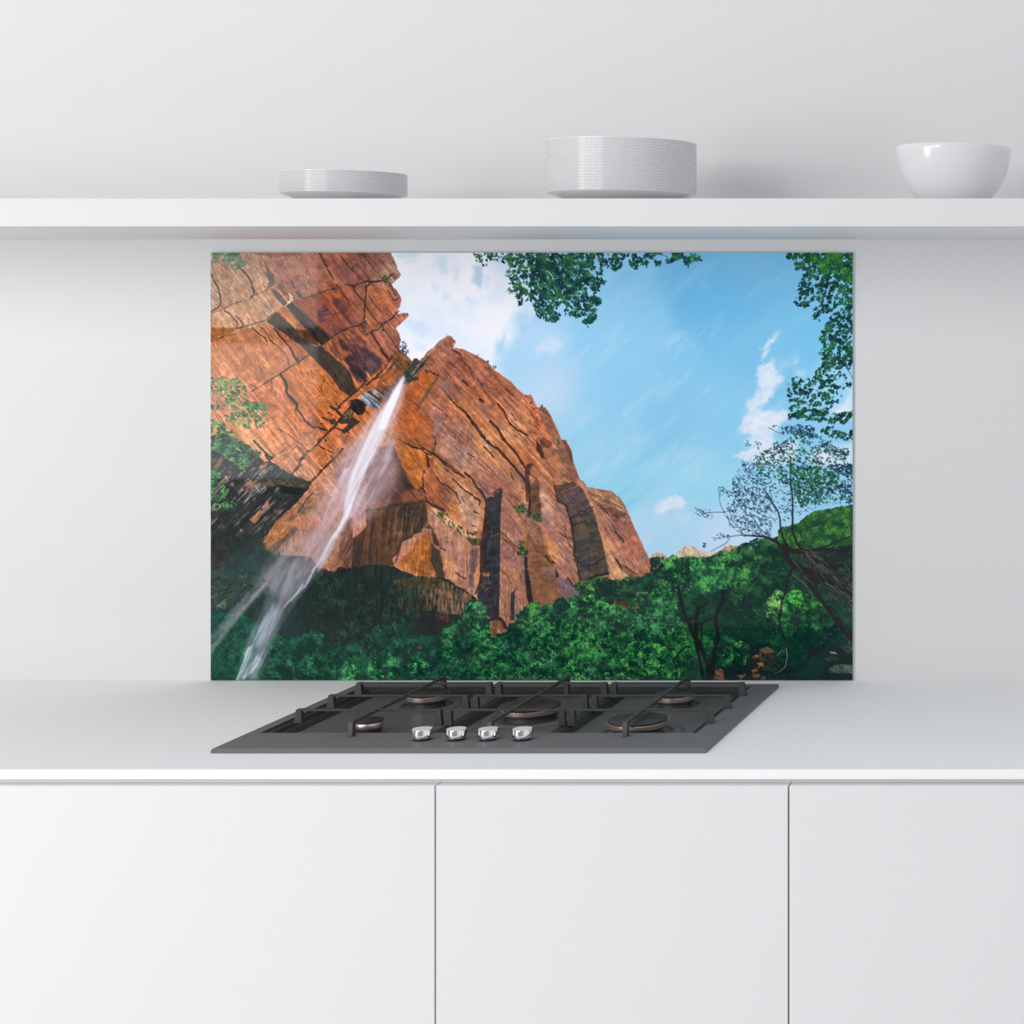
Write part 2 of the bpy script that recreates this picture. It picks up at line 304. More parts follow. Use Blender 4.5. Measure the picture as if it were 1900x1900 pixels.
    # dark overhangs
    poly('A 730,870 840,750 1060,950 1180,1000 1280,990 1340,1150 1220,1120 1300,1160 1360,1150 1560,1320 1700,1450 1760,1600 1790,1690 1720,1740 1600,1680 1500,1530 1350,1370 1180,1200 1130,1150 880,970', (50, 47, 46), .97, .8, 1.6, 7, c2=(66, 52, 40), tex=(52, 40, 5))
    poly('A 950,670 1020,640 1120,730 1290,880 1420,980 1500,1060 1430,1110 1380,1150 1320,1100 1230,990 1090,850', (62, 60, 58), .97, .8, 1.4, 7, c2=(34, 28, 26), tex=(50, 60, 9))
    poly('A 1060,950 1240,980 1300,1110 1230,1110 1140,1040', (100, 56, 34), .85, 2, 2, 7, c2=(50, 34, 26), tex=(46, 20, 4))
    poly('A 770,470 830,500 900,560 960,660 930,690 850,600', (66, 70, 66), .95, .7, 1)
    poly('A 1060,530 1110,490 1150,590 1130,600', (74, 76, 72), .95, .7, 1)
    poly('A 1010,400 1030,385 1060,460 1080,490 1050,470', (60, 62, 58), .9, .6, .8)
    poly('A 700,80 720,180 770,290 820,370 820,430 760,470 730,480 760,400 720,250', (86, 84, 76), .95, .8, 1.4)
    poly('A 820,450 880,470 940,560 1000,540 1040,590 1020,630 940,640 920,560 850,520', (196, 136, 104), .8, .8, 1.4, 6, c2=(140, 84, 62), tex=(60, 10, 3))
    poly('A 985,520 1040,570 1040,620 930,700 1000,620', (226, 190, 160), .9, .6, .6)
    poly('A 640,330 680,340 680,440 655,420', (206, 176, 160), .6, 1)
    # cracks
    K = (48, 40, 38)
    for s, w in (('A 400,220 480,300 540,380 560,460 590,540 540,590', 3.2), ('A 70,300 110,390 150,450 180,540 190,620 180,680 140,720 70,745', 3),
                 ('A 70,930 90,770 200,730 330,660 500,620 600,560 760,480 800,440', 1.3), ('A 230,740 300,780 350,840 390,900 380,940', 2), ('A 370,800 430,860 460,900 440,920', 2.2),
                 ('A 560,940 640,1010 720,1080 740,1120', 2), ('A 640,910 700,970 730,1020', 1.4), ('A 760,1080 850,1150 930,1220 970,1290 1000,1380', 1.6),
                 ('A 820,940 880,1030 960,1120 1020,1200 1060,1290 1100,1340', 3.4), ('A 70,1100 180,1060 380,1010', 1.2), ('A 180,1060 380,950 720,850 840,750', 1.6),
                 ('A 550,1690 640,1640 780,1550 900,1470 1110,1340 1230,1260', 2.2), ('A 540,1600 600,1640', 2.2), ('A 780,1560 790,1620 780,1680', 1.6),
                 ('A 900,1490 940,1560 970,1640 960,1700 1010,1760 1090,1830 1080,1900', 5), ('E 1020,0 1090,70 1080,110 1130,180 1180,260 1240,310 1290,340', 4.5),
                 ('A 1400,1490 1410,1560 1380,1600 1370,1650', 1.3), ('E 840,350 940,390 1060,480 1130,530 1190,590', 1.6), ('E 1090,560 1170,650', 1.2),
                 ('A 1150,590 1240,570 1340,530 1480,490 1560,470', 1.8), ('A 1540,430 1580,480 1650,580 1720,690', 2), ('A 1660,430 1740,450 1850,410 1900,390 B 60,400 130,400', 2.6),
                 ('A 1740,450 1800,560 1880,630', 2), ('A 1350,60 1400,160 1450,260 1520,380', 2.4), ('A 1130,60 1140,120', 1.5), ('A 1190,240 1240,320', 1.5),
                 ('A 1590,80 1680,210 1800,330 1900,430', 1.6), ('A 1450,1090 1560,1010 1700,940 1820,910 1870,870 B 0,450', 2.6), ('A 1500,1440 1560,1500 1620,1600 1600,1660', 1.2),
                 ('B 0,470 60,400 180,390 250,350 320,300', 2.6), ('B 180,380 260,410 300,480 340,560', 1.8), ('B 250,500 320,620 380,600', 2),
                 ('B 0,1030 60,980 140,960 190,900 300,830 380,740', 2.4), ('B 30,560 120,700 210,800', 1.5), ('B 160,870 240,1000 330,1130 400,1230', 1.8),
                 ('B 60,1000 150,1150 260,1330', 2.5), ('B 150,900 90,820 0,700', 1.5), ('A 580,1900 1700,1740 A 1580,1900', .1),
                 ('A 1550,1900 1640,1800 1720,1740 1830,1640 1900,1560', 3.2), ('B 0,1610 100,1530 230,1400 320,1250 420,1200', 3.4), ('B 40,1580 200,1500 330,1330', 1.6),
                 ('B 190,1560 290,1410 390,1290', 3), ('E 1310,550 1380,470 1520,330 1600,230 1720,90 1800,20', 4.2), ('E 1310,550 1180,660 1040,870', 1.8),
                 ('E 1230,1000 1340,880 1480,740 1560,660', 4.5), ('E 1470,750 1540,690 1620,590', 3), ('E 1350,550 1430,600 1510,640', 2.2),
                 ('E 1320,330 1430,370', 4), ('E 580,490 640,560 720,640 790,700', 3.4), ('E 1030,880 1100,810 1130,770', 2.2), ('E 780,690 940,600', 1), ('E 920,720 1100,530', 1),
                 ('E 760,60 830,90 880,130', 1.2), ('E 1480,90 1560,150 1640,210', 5), ('E 1380,220 1440,250', 3), ('E 1450,160 1500,190', 3), ('E 1360,290 1400,290', 2),
                 ('E 1520,340 1620,370 1700,400', 3), ('E 1540,60 1600,110', 2.5), ('E 1500,0 1560,60', 1.5)):
        line(s, w, K, .93, .5, 1.2)
    for s in ('E 1190,600 1240,600 1230,630 1190,620', 'E 1090,720 1130,680 1180,680 1190,700 1130,730', 'E 1330,460 1360,470 1340,490', 'E 1400,450 1440,490 1410,510', 'E 1470,670 1510,650 1490,690',
              'E 1450,250 1540,230 1550,280 1500,310', 'E 1660,150 1720,200 1830,270 1760,330 1640,420 1600,380 1700,290 1620,300 1560,280', 'E 720,640 820,690 760,740 700,670'):
        poly(s, (44, 42, 42), .92, .7, 1.5, 5)
    poly('E 1620,180 1720,100 1760,180 1720,230 1640,230', (160, 96, 60), .9, .7, 3, 5, c2=(40, 50, 50), tex=(-45, 10, 2.5), k=3)
    poly('E 1700,20 1760,0 1900,30 1900,120 1850,200 1780,180 1720,110', (48, 44, 44), .95, 1, 2, 6, c2=(20, 20, 26), tex=(60, 12, 3))
    # lip of the fall
    poly('B 330,1560 420,1470 470,1500 430,1660 380,1800 250,1860 170,1700 260,1560', (60, 56, 62), .8, 1.5, 3, 7, c2=(120, 112, 118), tex=(60, 12, 2), k=2.5)
    poly('B 0,1730 120,1640 260,1570 330,1560 230,1700 120,1900 0,1800', (50, 52, 62), .9, 1.2, 3, 7, c2=(150, 140, 148), tex=(45, 16, 2), k=2.2)
    poly('A 1800,1760 1900,1690 B 60,1750 200,1850 F 160,100 120,160 0,80 E 1830,0', (70, 72, 88), .9, 1.2, 2, 7, c2=(176, 178, 196), tex=(42, 20, 2), k=2.4)
    poly('B 150,1500 300,1420 420,1400 440,1470 300,1600 200,1700 120,1660', (178, 92, 34), .9, 1, 2, 7, c2=(120, 70, 40), tex=(-40, 20, 5))
    poly('B 250,1200 400,1190 530,1330 500,1420 440,1480 380,1440 330,1380 300,1300', (150, 84, 46), .75, 1, 3, 6, c2=(84, 62, 44), tex=(45, 12, 3), k=2.2)
    poly('B 440,1480 520,1370 590,1295 625,1330 590,1420 560,1500 640,1530 630,1560 540,1560 470,1620 440,1590', (30, 42, 42), .97, 1, 2, 6, c2=(52, 70, 60), tex=(60, 10, 3))
    poly('B 540,1340 570,1300 620,1330 560,1440 500,1450', (66, 56, 60), .9, .8, 1)
    poly('B 600,1370 760,1250 700,1350 640,1440 560,1530 520,1500', (120, 108, 92), .95, .7, 1.2, 5, c2=(50, 50, 48), tex=(-48, 16, 2), k=2.4)
    poly('B 640,1310 880,1090 960,1030 1000,1060 860,1140 780,1230', (150, 132, 112), .8, .8, 1, 5)

def paint_mid():
    # rim block and long streaks of the main cliff
    poly('B 770,1220 880,1120 960,1035 1040,1090 1010,1190 1060,1260 960,1290 900,1230', (166, 100, 76), .7, 1, 2, 7, c2=(120, 70, 56), tex=(50, 14, 4), k=2)
    poly('B 640,1440 720,1430 860,1500 740,1640 640,1620 530,1700 500,1640 610,1560', (196, 94, 40), .9, 1, 2, 8, c2=(166, 78, 34), tex=(-50, 24, 5))
    poly('B 480,1640 740,1610 640,1900 F 600,160 760,220 800,460 780,600 700,560 400,440 280,370 360,240 440,80', (184, 92, 40), .8, 1.5, 2, 9, c2=(160, 76, 34), tex=(30, 30, 6))
    poly('B 740,1620 860,1490 830,1560 770,1640 720,1750 F 690,0 610,130 590,110 640,0 B 600,1850', (104, 72, 56), .9, 1, 1.2, 7)
    poly('F 290,370 360,360 520,440 700,540 780,600 800,650 700,600 560,560 400,500 270,470', (190, 116, 62), .7, 1.2, 2, 7, c2=(130, 80, 52), tex=(28, 18, 2.5), k=2)
    poly('F 800,130 900,170 930,230 900,310 830,280 790,200', (126, 90, 92), .8, 1.6, 2, 8, c2=(150, 104, 96), tex=(40, 16, 4))
    poly('F 790,290 870,300 860,420 800,420', (150, 118, 126), .7, 2.5, 2, 8)
    poly('F 800,420 860,390 880,330 930,380 900,470 850,600 790,640 770,560 810,500', (130, 88, 88), .7, 2, 2, 8, c2=(176, 110, 80), tex=(-72, 30, 4), k=2.2)
    poly('F 880,470 1000,440 1160,560 1280,700 1400,870 1360,900 1380,980 1280,930 1160,860 1040,760 960,700 860,640', (140, 102, 100), .75, 2.5, 3, 9, c2=(178, 124, 96), tex=(-78, 40, 5), k=1.8)
    poly('F 1040,640 1120,620 1180,680 1220,760 1100,760', (168, 130, 116), .6, 4, 3, 9)
    poly('F 930,190 1100,230 1180,420 1240,560 1080,500 960,360', (136, 88, 80), .55, 4, 4, 10, c2=(170, 96, 64), tex=(-72, 40, 5), k=2)
    for s, w in (('F 930,330 890,430 850,560 810,640', 3.4), ('F 1110,300 1070,450 1040,600', 3), ('F 970,430 930,560', 2), ('F 1350,560 1350,740', 3), ('F 1180,340 1150,560', 1.6), ('F 870,0 830,110', 2), ('F 1250,640 1240,830', 2), ('F 1000,600 990,700', 2)):
        line(s, w, (196, 132, 92), .6, 1.4, 1)
    poly('F 1360,900 1480,860 1700,1080 1800,1200 1830,1300 1700,1200 1560,1050 1380,1050 1330,990', (120, 84, 90), .7, 2, 3, 9, c2=(180, 100, 66), tex=(46, 40, 4), k=2)
    poly('F 1480,870 1560,960 1640,1010 1800,1150 1860,1240 1750,1240 1640,1100 1480,960', (196, 104, 66), .55, 2, 3, 9)
    poly('F 1160,720 1420,900 1640,1040 1560,1010 1400,930 1260,820', (206, 116, 66), .6, 1, 1.5, 7)
    poly('F 1500,260 1680,280 1900,400 1900,600 1760,520 1600,430', (204, 138, 92), .6, 3, 3, 9, c2=(150, 92, 64), tex=(50, 20, 4), k=2.2)
    poly('F 1280,330 1360,430 1480,600 1600,740 1760,900 1840,1000 1880,1100 1870,1220 1700,980 1560,800 1460,690 1370,540', (176, 108, 64), .75, 1.5, 2, 8, c2=(206, 136, 84), tex=(50, 20, 4), k=2)
    poly('F 1350,440 1420,520 1490,590 1460,620 1380,540 1340,500', (214, 184, 160), .92, .8, 1.6, 5, c2=(150, 112, 88), tex=(45, 8, 2), k=2)
    poly('F 1270,300 1350,400 1420,540 1380,560 1300,440 1230,330', (212, 132, 84), .5, 1.5, 2)
    # orange shield beside the fall
    poly('F 320,540 440,590 560,600 700,650 720,780 660,860 660,1020 570,1060 500,960 440,820', (192, 104, 36), .95, .8, 1.5, 8, c2=(172, 90, 38), tex=(60, 20, 6))
    poly('F 700,680 800,700 780,820 820,940 870,1080 990,1280 860,1270 720,1190 690,1060 670,1000 690,860', (138, 74, 44), .8, 1.5, 2, 8, c2=(176, 92, 48), tex=(-78, 30, 5), k=2)
    poly('F 870,1000 950,1060 1000,1080 1050,1110 980,1260 900,1250 860,1130', (92, 62, 66), .6, 3, 3, 8, c2=(150, 88, 62), tex=(40, 16, 4), k=2)
    poly('F 800,760 900,830 1020,930 1100,1100 1200,1240 1160,1240 1050,1110 870,980 820,860', (196, 118, 62), .7, 1.4, 2, 8, c2=(168, 96, 60), tex=(42, 20, 5))
    poly('F 1040,940 1160,1080 1240,1140 1330,1250 1300,1420 1280,1580 1200,1540 1100,1420 1050,1280 1060,1100', (202, 152, 122), .9, 2, 2, 8, c2=(176, 124, 96), tex=(80, 30, 6))
    poly('F 1180,870 1260,960 1340,1080 1400,1180 1390,1400 1330,1660 1290,1600 1340,1350 1330,1200 1230,1090 1060,940', (198, 122, 70), .75, 1.6, 2, 8, c2=(170, 100, 60), tex=(70, 30, 5), k=1.8)
    poly('F 930,1300 1050,1110 1060,1260 1120,1430 1220,1560 1150,1500 960,1340', (196, 112, 58), .8, 1.4, 2, 7)
    # pale lower apron
    poly('F 690,1210 740,1320 900,1440 1060,1500 1200,1640 1340,1700 J 1320,150 1310,300 1260,420 1290,560 1250,660 1110,590 1000,500 920,430 880,200 860,100 F 850,1700 790,1540 720,1440 720,1330', (194, 134, 104), .9, 1, 1.6, 8, c2=(164, 106, 88), tex=(88, 50, 5), k=1.6)
    poly('J 880,150 1040,200 1060,500 1220,650 1000,520 920,420', (206, 136, 88), .6, 3, 2, 8)
    poly('J 1220,120 1310,120 1300,300 1260,420 1270,560 1200,560 1220,380', (76, 66, 76), .7, 4, 3, 8)
    poly('J 1010,120 1130,120 1120,330 1060,330', (176, 124, 124), .6, 4, 3, 8, c2=(206, 146, 120), tex=(88, 20, 3))
    poly('F 700,1200 780,1230 930,1290 880,1320 820,1290 720,1230', (66, 50, 36), .9, 1, 2, 5)
    poly('F 740,1250 860,1330 1000,1420 1120,1520 1280,1620 1270,1690 1150,1600 960,1480 870,1400 780,1310', (222, 172, 124), .85, 1, 2.4, 5)
    # cave under the fall
    poly('F 0,700 160,560 310,540 440,830 500,960 570,1070 670,1020 690,1200 600,1260 0,1300', (100, 64, 48), .95, 1.2, 2, 9, c2=(76, 52, 44), tex=(-50, 40, 8))
    poly('F 300,560 440,820 570,1060 560,1080 440,1060 380,900 330,700', (56, 44, 36), .75, 6, 3, 9)
    poly('F 380,1130 560,1070 670,1080 680,1180 600,1210 430,1190', (140, 72, 44), .8, 4, 3, 8)
    poly('F 0,1220 260,1180 300,1220 200,1300 0,1320', (142, 74, 46), .7, 4, 3, 8)
    poly('F 0,1300 400,1230 690,1220 720,1330 710,1440 600,1560 450,1640 380,1800 300,1900 J 340,330 280,340 0,480 I 1700,600 1560,330 1720,300 1740,0 F 0,1500', (98, 60, 40), .95, 1.5, 2, 9, c2=(54, 42, 36), tex=(96, 60, 5), k=2)
    poly('F 620,1230 720,1330 720,1440 640,1560 440,1650 520,1600 640,1400', (64, 46, 38), .8, 2, 2)
    poly('F 300,1300 440,1270 640,1310 640,1480 560,1580 440,1640 360,1740 330,1600', (126, 82, 52), .75, 2, 3, 8, c2=(50, 46, 44), tex=(96, 30, 2.5), k=2.6)
    poly('F 740,1560 760,1700 850,1780 J 850,120 890,230 910,440 840,460 760,380 740,160', (50, 44, 38), .9, 3, 2.5, 8)
    poly('F 440,1640 560,1580 740,1470 820,1600 870,1740 780,1700 760,1530 640,1500 420,1700 330,1900 J 340,300', (44, 34, 28), .8, 2, 2, 8)
    poly('F 720,1560 760,1640 760,1900 J 740,240 820,400 700,440 540,410 440,360 350,310 430,220 560,80 F 560,1700', (180, 98, 38), .95, 1.2, 2, 8, c2=(140, 78, 34), tex=(20, 30, 4), k=1.6)
    poly('J 540,60 640,0 740,0 740,180 640,240 600,340 540,400 420,240', (196, 108, 38), .5, 4, 3)
    poly('J 350,310 400,260 480,290 560,400 500,410 420,380', (204, 118, 62), .8, 1, 2, 5)
    for x, a in ((420, .6), (460, .8), (500, .7), (545, .6), (590, .7), (650, .5)):
        line('F %d,1290 %d,1400 %d,1560' % (x, x - 10, x - 30), 2.2, (30, 40, 42), a, 1, 1)
    line('F 0,1310 180,1290 320,1250 520,1230 690,1200', 4.5, (50, 46, 32), .8, 1.2, 2.5)
    # hanging gardens and dark base
    poly('I 70,0 300,0 500,60 700,120 830,190 920,180 1240,200 1340,330 1520,380 1560,330 1720,340 J 0,300 340,320 400,370 540,420 720,460 900,440 1000,500 1250,660 1300,700 1160,900 900,1160 560,1300 0,1400 0,1900 I 70,1900', (30, 46, 40), .97, 1.2, 3, 7, c2=(20, 30, 32), tex=(95, 30, 6))
    poly('J 330,500 620,430 900,460 1000,540 1230,660 1230,740 1120,880 940,880 700,850 600,950 480,900 350,760', (128, 94, 66), .85, 1.5, 3, 7, c2=(34, 40, 36), tex=(94, 16, 2), k=3.2)
    poly('J 860,600 1180,640 1210,720 1100,890 960,880 830,840', (178, 122, 84), .7, 1.6, 3, 7, c2=(50, 56, 60), tex=(94, 20, 1.9), k=3.4)
    poly('J 340,480 700,440 860,500 800,600 500,560 360,560', (44, 48, 34), .8, 2, 3, 5, c2=(90, 72, 44), tex=(40, 6, 2), k=2.5)
    poly('J 800,870 960,880 1000,960 900,1000 820,960', (130, 62, 42), .6, 2, 2, 6, c2=(60, 44, 52), tex=(90, 14, 2.5))
    poly('J 700,900 860,930 980,1000 900,1160 700,1100', (34, 30, 32), .85, 3, 3)
    # cracks of the main wall
    K = (56, 34, 28)
    for s, w in (('F 770,60 840,100 900,140 950,200 930,240', 1.6), ('F 980,0 1060,80 1160,160 1250,280', 2.6), ('F 1140,140 1190,200 1245,270', 4.5),
                 ('F 1240,270 1310,360 1370,440 1440,520 1560,600 1680,740 1800,880 1900,1000', 5), ('F 1380,560 1440,620 1500,690', 2), ('F 1450,260 1560,370 1600,470 1700,570 1800,700 1860,800', 4),
                 ('F 1540,60 1620,150 1650,240 1690,300 1780,370 1900,430', 3), ('F 1700,170 1760,250', 2), ('F 1700,870 1720,950', 2), ('F 450,520 560,570 640,590 700,640 760,660', 3),
                 ('F 620,550 720,610 800,650 920,760 1000,820 1140,920', 3.4), ('F 560,570 700,600 900,720 1060,840 1160,930', 1.6), ('F 710,660 720,740 735,800', 3.4), ('F 680,840 660,920 670,1030', 2.6), ('F 670,1030 690,1110 710,1200', 2),
                 ('F 800,440 815,490 805,550 780,620', 1.8), ('F 820,920 860,980 960,1030 1050,1100 1080,1180 1110,1230', 2.4), ('F 1020,940 1080,1010 1160,1080 1240,1130 1330,1200 1330,1250', 2.8),
                 ('F 1160,870 1240,940 1290,1020 1350,1090 1400,1190', 5), ('F 1120,1140 1170,1240', 1.2), ('F 1260,1320 1320,1350', 2), ('F 1240,1490 1290,1500', 1.8), ('F 1190,1570 1280,1590', 2.6),
                 ('B 690,1440 800,1480 850,1500', 2.4), ('B 1000,1200 1100,1250 1130,1330 1200,1400', 2.2), ('B 1380,1590 1420,1640', 1.6), ('B 1130,1560 1190,1620', 3.4), ('B 1630,1650 1730,1740', 2), ('B 1560,1850 1600,1900', 2),
                 ('B 1330,1780 1370,1810', 4), ('B 1200,1400 1320,1560 1400,1700 1500,1850', 1.2), ('B 900,1400 1000,1540 1100,1700', 1.2), ('B 1080,1290 1250,1500 1450,1700', 1.2), ('B 950,1330 1060,1420', 1.5),
                 ('F 1180,630 1270,690', 1.8), ('J 1050,390 1110,440 1170,470', 2.5), ('J 860,100 930,135', 2.6), ('F 1260,1560 1300,1570', 2), ('F 700,1200 820,1280 930,1320', 3), ('F 450,1650 520,1630 560,1580 640,1560', 2.6), ('F 0,1880 60,1500', .1)):
        line(s, w, K, .9, .5, 1.2)
    rng = np.random.RandomState(3)
    for k in range(26):
        t = rng.rand(); x = 860 + t * 430 + rng.randn() * 14; y = 1340 + t * 300 + rng.randn() * 34
        line('F %f,%f %f,%f' % (x, y, x + 4, y + 14 + rng.rand() * 20), 1.8 + rng.rand() * 1.6, (48, 58, 38), .85, .5, .8)
    poly('F 830,1330 890,1340 910,1390 880,1410', (56, 66, 40), .9, .8, 1)
    poly('F 1170,1630 1340,1640 1340,1720 1240,1720', (52, 56, 38), .8, 1.4, 2.5, 4)

def paint_right():
    # dark pillar and its lit neighbour
    poly('F 1480,1100 1560,1045 1600,1050 1580,1150 1500,1160', (110, 72, 56), .95, .8, 1, 6, c2=(60, 44, 40), tex=(10, 10, 3))
    poly('F 1400,1200 1430,1170 1440,1160 1500,1150 1600,1050 1590,1200 1575,1400 1575,1900 J 1570,350 1560,900 1480,960 1380,860 1300,680 1340,500 1350,0 F 1370,1700 1390,1400', (48, 52, 62), .97, .8, 1.6, 7, c2=(34, 36, 44), tex=(-15, 20, 6))
    poly('F 1330,1700 1380,1400 1400,1200 1440,1180 1420,1500 1410,1900 J 1400,400 1300,650 1260,660 1330,480 1330,100', (74, 44, 34), .85, 1.2, 2, 7, c2=(34, 28, 30), tex=(90, 30, 4), k=2)
    poly('J 1350,400 1460,400 1460,430 1370,440', (176, 98, 40), .8, 1, 2)
    poly('J 1340,530 1420,480 1500,540 1460,600 1360,590', (126, 90, 64), .7, 1.4, 3, 5, c2=(46, 44, 46), tex=(-30, 8, 2), k=3)
    poly('F 1450,1600 1570,1570 1570,1590 1440,1640', (96, 66, 50), .7, .8, 1)
    poly('F 1600,1050 1640,1080 1760,1250 1830,1400 1840,1700 1800,1750 1840,1900 J 1780,220 1760,560 1690,640 1650,800 1640,950 1560,880 1570,560 1570,300 1575,0 F 1580,1400 1590,1200', (146, 96, 88), .9, .8, 1.6, 7, c2=(190, 120, 82), tex=(50, 40, 4), k=2.4)
    poly('J 1570,300 1680,440 1780,500 1700,640 1640,960 1570,860', (184, 124, 88), .5, 3, 3)
    poly('J 1700,640 1760,580 1740,800 1740,960 1690,960', (44, 46, 50), .95, .8, 1)
    poly('J 1780,200 1900,200 1900,640 1860,600 1790,480', (150, 100, 82), .85, 1, 1.5, 7, c2=(120, 90, 92), tex=(80, 30, 4), k=2)
    poly('J 1790,480 1850,600 1900,760 1860,900 1780,970 1740,880 1740,640', (186, 118, 88), .85, 1, 1.5, 7, c2=(140, 96, 90), tex=(70, 30, 4), k=2)
    poly('J 1850,200 1890,210 K 0,380 20,500 45,720 30,790 0,760 J 1880,620 1860,420', (34, 32, 34), .95, .8, 1.2)
    poly('J 1440,1000 1560,920 1620,960 1640,1080 1590,1120 1540,1040 1540,1160 1470,1140', (150, 90, 50), .9, 1, 1.5, 5, c2=(90, 60, 44), tex=(70, 10, 3))
    poly('J 1410,950 1550,900 1620,960 1660,1060 1620,1060 1580,960 1520,950 1440,980', (38, 34, 36), .9, 1, 1.2)
    line('F 1600,1080 1680,1200 1760,1330 1830,1420', 2, (90, 60, 52), .7, 1)
    line('F 1600,1570 1700,1680 1780,1760', 2.4, (60, 44, 44), .8)
    line('J 1610,0 1700,60 1770,150', 2, (64, 44, 38), .8)
    line('J 1570,360 1650,420 1700,520', 2, (80, 54, 46), .8)
    poly('J 1770,140 1900,120 1900,190 1780,190', (36, 52, 46), .9, 1.2, 2)
    # centre buttresses
    poly('F 1860,800 1900,760 G 60,760 20,850 10,1000 0,1200 F 1880,1220 1870,1000', (70, 42, 34), .85, 1.2, 2)
    poly('F 1600,1050 1700,1080 1860,1230 1900,1240 1900,1560 1840,1480 1740,1260', (132, 88, 82), .8, 1.2, 2, 7, c2=(166, 102, 72), tex=(50, 20, 4))
    poly('G 0,0 20,0 60,220 100,400 110,500 60,480 0,420', (196, 128, 84), .6, 2, 2, 6, c2=(150, 90, 64), tex=(55, 20, 4))
    poly('G 20,60 60,20 110,120 150,250 130,420 110,560 80,460 60,280', (168, 76, 48), .9, 1, 1.5, 6, c2=(206, 120, 76), tex=(-30, 8, 3), k=2)
    poly('G 120,120 190,95 250,180 290,270 380,460 520,760 600,940 500,780 380,600 280,500 200,330', (128, 84, 72), .8, 1, 1.6, 6, c2=(176, 110, 78), tex=(62, 20, 4), k=2)
    poly('G 390,480 440,485 470,545 505,610 520,700 545,800 480,680 430,560', (104, 62, 48), .9, .8, 1.2)
    poly('G 120,480 180,450 270,510 280,550 220,580 160,560', (122, 66, 46), .95, .9, 1.4)
    poly('G 100,500 160,560 200,700 160,700 100,600', (54, 38, 34), .9, 1.4, 2)
    poly('G 180,600 300,580 420,600 500,740 560,850 560,930 480,960 350,1000 300,1000 220,800', (176, 112, 70), .9, 1.2, 2, 8, c2=(140, 88, 70), tex=(60, 24, 6))
    poly('G 200,720 280,680 380,700 400,900 300,960', (190, 118, 66), .5, 4, 3)
    poly('G 300,600 400,580 480,680 540,780 470,800 380,700', (112, 80, 68), .75, 2.5, 2, 7)
    poly('G 460,800 560,850 600,960 560,960 480,960 460,900', (140, 84, 66), .8, 2, 2)
    poly('G 320,1020 440,990 540,970 600,1040 660,1090 720,1220 750,1270 660,1300 580,1360 490,1410 440,1250 350,1200', (72, 62, 66), .97, .8, 1.5, 7, c2=(96, 76, 74), tex=(-20, 16, 5))
    poly('G 330,1020 540,980 640,1060 600,1080 480,1080 380,1160 340,1120', (140, 84, 58), .7, 1.6, 2.5, 6, c2=(66, 52, 50), tex=(-30, 10, 3), k=2.4)
    poly('G 490,1420 600,1350 760,1280 800,1400 860,1620 910,1800 930,1900 K 960,240 970,400 900,430 720,480 620,490 590,400 550,200 G 540,1700 510,1500', (86, 72, 56), .97, .8, 1.5, 7, c2=(60, 60, 62), tex=(-12, 20, 5), k=2)
    poly('G 560,1480 700,1440 700,1600 620,1640', (110, 84, 60), .6, 3, 3, 6)
    line('G 500,1410 620,1330 760,1275', 2.4, (40, 32, 32), .9)
    line('G 520,1510 560,1470 660,1450 700,1480', 2, (40, 32, 30), .8)
    line('K 600,330 760,300 860,240 920,200', 2.2, (34, 34, 38), .9)
    line('K 700,480 800,430 960,400', 4, (30, 26, 28), .8)
    poly('G 570,930 620,980 700,1120 780,1340 860,1560 930,1760 K 940,200 990,330 1100,480 1140,510 960,500 930,300 G 860,1650 760,1300 680,1130', (214, 148, 104), .8, .8, 1.2, 6, c2=(176, 112, 80), tex=(66, 30, 3))
    poly('G 100,900 140,960 150,1250 170,1440 90,1440 0,1380 10,1100 60,980', (118, 78, 52), .9, 1, 1.6, 6, c2=(80, 54, 42), tex=(-28, 12, 3), k=2)
    poly('G 10,1000 100,820 150,860 160,1000 100,920 40,1000', (172, 106, 72), .8, .8, 1.4, 6, c2=(110, 70, 52), tex=(-35, 10, 2.5), k=2)
    poly('G 110,880 240,1000 300,1250 420,1500 520,1700 540,1900 K 560,160 600,330 620,480 540,520 470,470 380,480 300,440 200,180 G 160,1500 140,1200', (158, 110, 98), .75, 1, 1.6, 7, c2=(190, 116, 78), tex=(56, 40, 4), k=2.4)
    poly('G 130,1060 240,1130 300,1300 300,1500 180,1400', (190, 146, 128), .7, 4, 3)
    poly('K 240,0 330,60 380,200 340,280 280,250 230,120', (214, 142, 84), .85, 1.5, 2, 6)
    poly('K 60,30 180,20 300,300 330,500 300,600 180,560 0,500 0,140', (150, 96, 58), .85, 1.6, 2, 7, c2=(118, 78, 56), tex=(2, 20, 4), k=1.8)
    poly('K 40,500 300,560 350,700 300,790 60,760', (150, 96, 62), .75, 2, 2, 7, c2=(116, 78, 60), tex=(92, 30, 3), k=2)
    poly('K 360,450 460,460 560,540 620,640 500,700 420,600', (112, 94, 106), .85, 3, 2, 7)
    poly('K 180,340 300,330 300,480 230,480', (116, 96, 104), .7, 4, 2, 7)
    poly('K 320,340 370,440 320,470', (32, 38, 36), .95, .8, 1.4)
    poly('K 470,440 620,500 620,600 530,530', (172, 100, 62), .8, 1.4, 1.5)
    line('K 460,450 520,540 560,560', 3, (44, 32, 32), .9)
    line('G 500,1430 540,1700 545,1900 K 560,200 610,480', 4, (38, 34, 36), .8, .8)
    line('G 310,1020 350,1200 440,1250 500,1430', 3, (46, 36, 36), .85, .8)
    line('G 360,1570 440,1620 520,1640', 2, (50, 38, 38), .8)
    line('G 430,1480 440,1600 500,1740', 2, (60, 44, 44), .7)
    line('K 200,190 250,260 300,280', 3.4, (48, 34, 32), .9)
    line('G 10,1000 20,1200 0,1380', 4, (40, 30, 30), .8)
    line('K 0,420 50,760', 4, (34, 30, 32), .9)
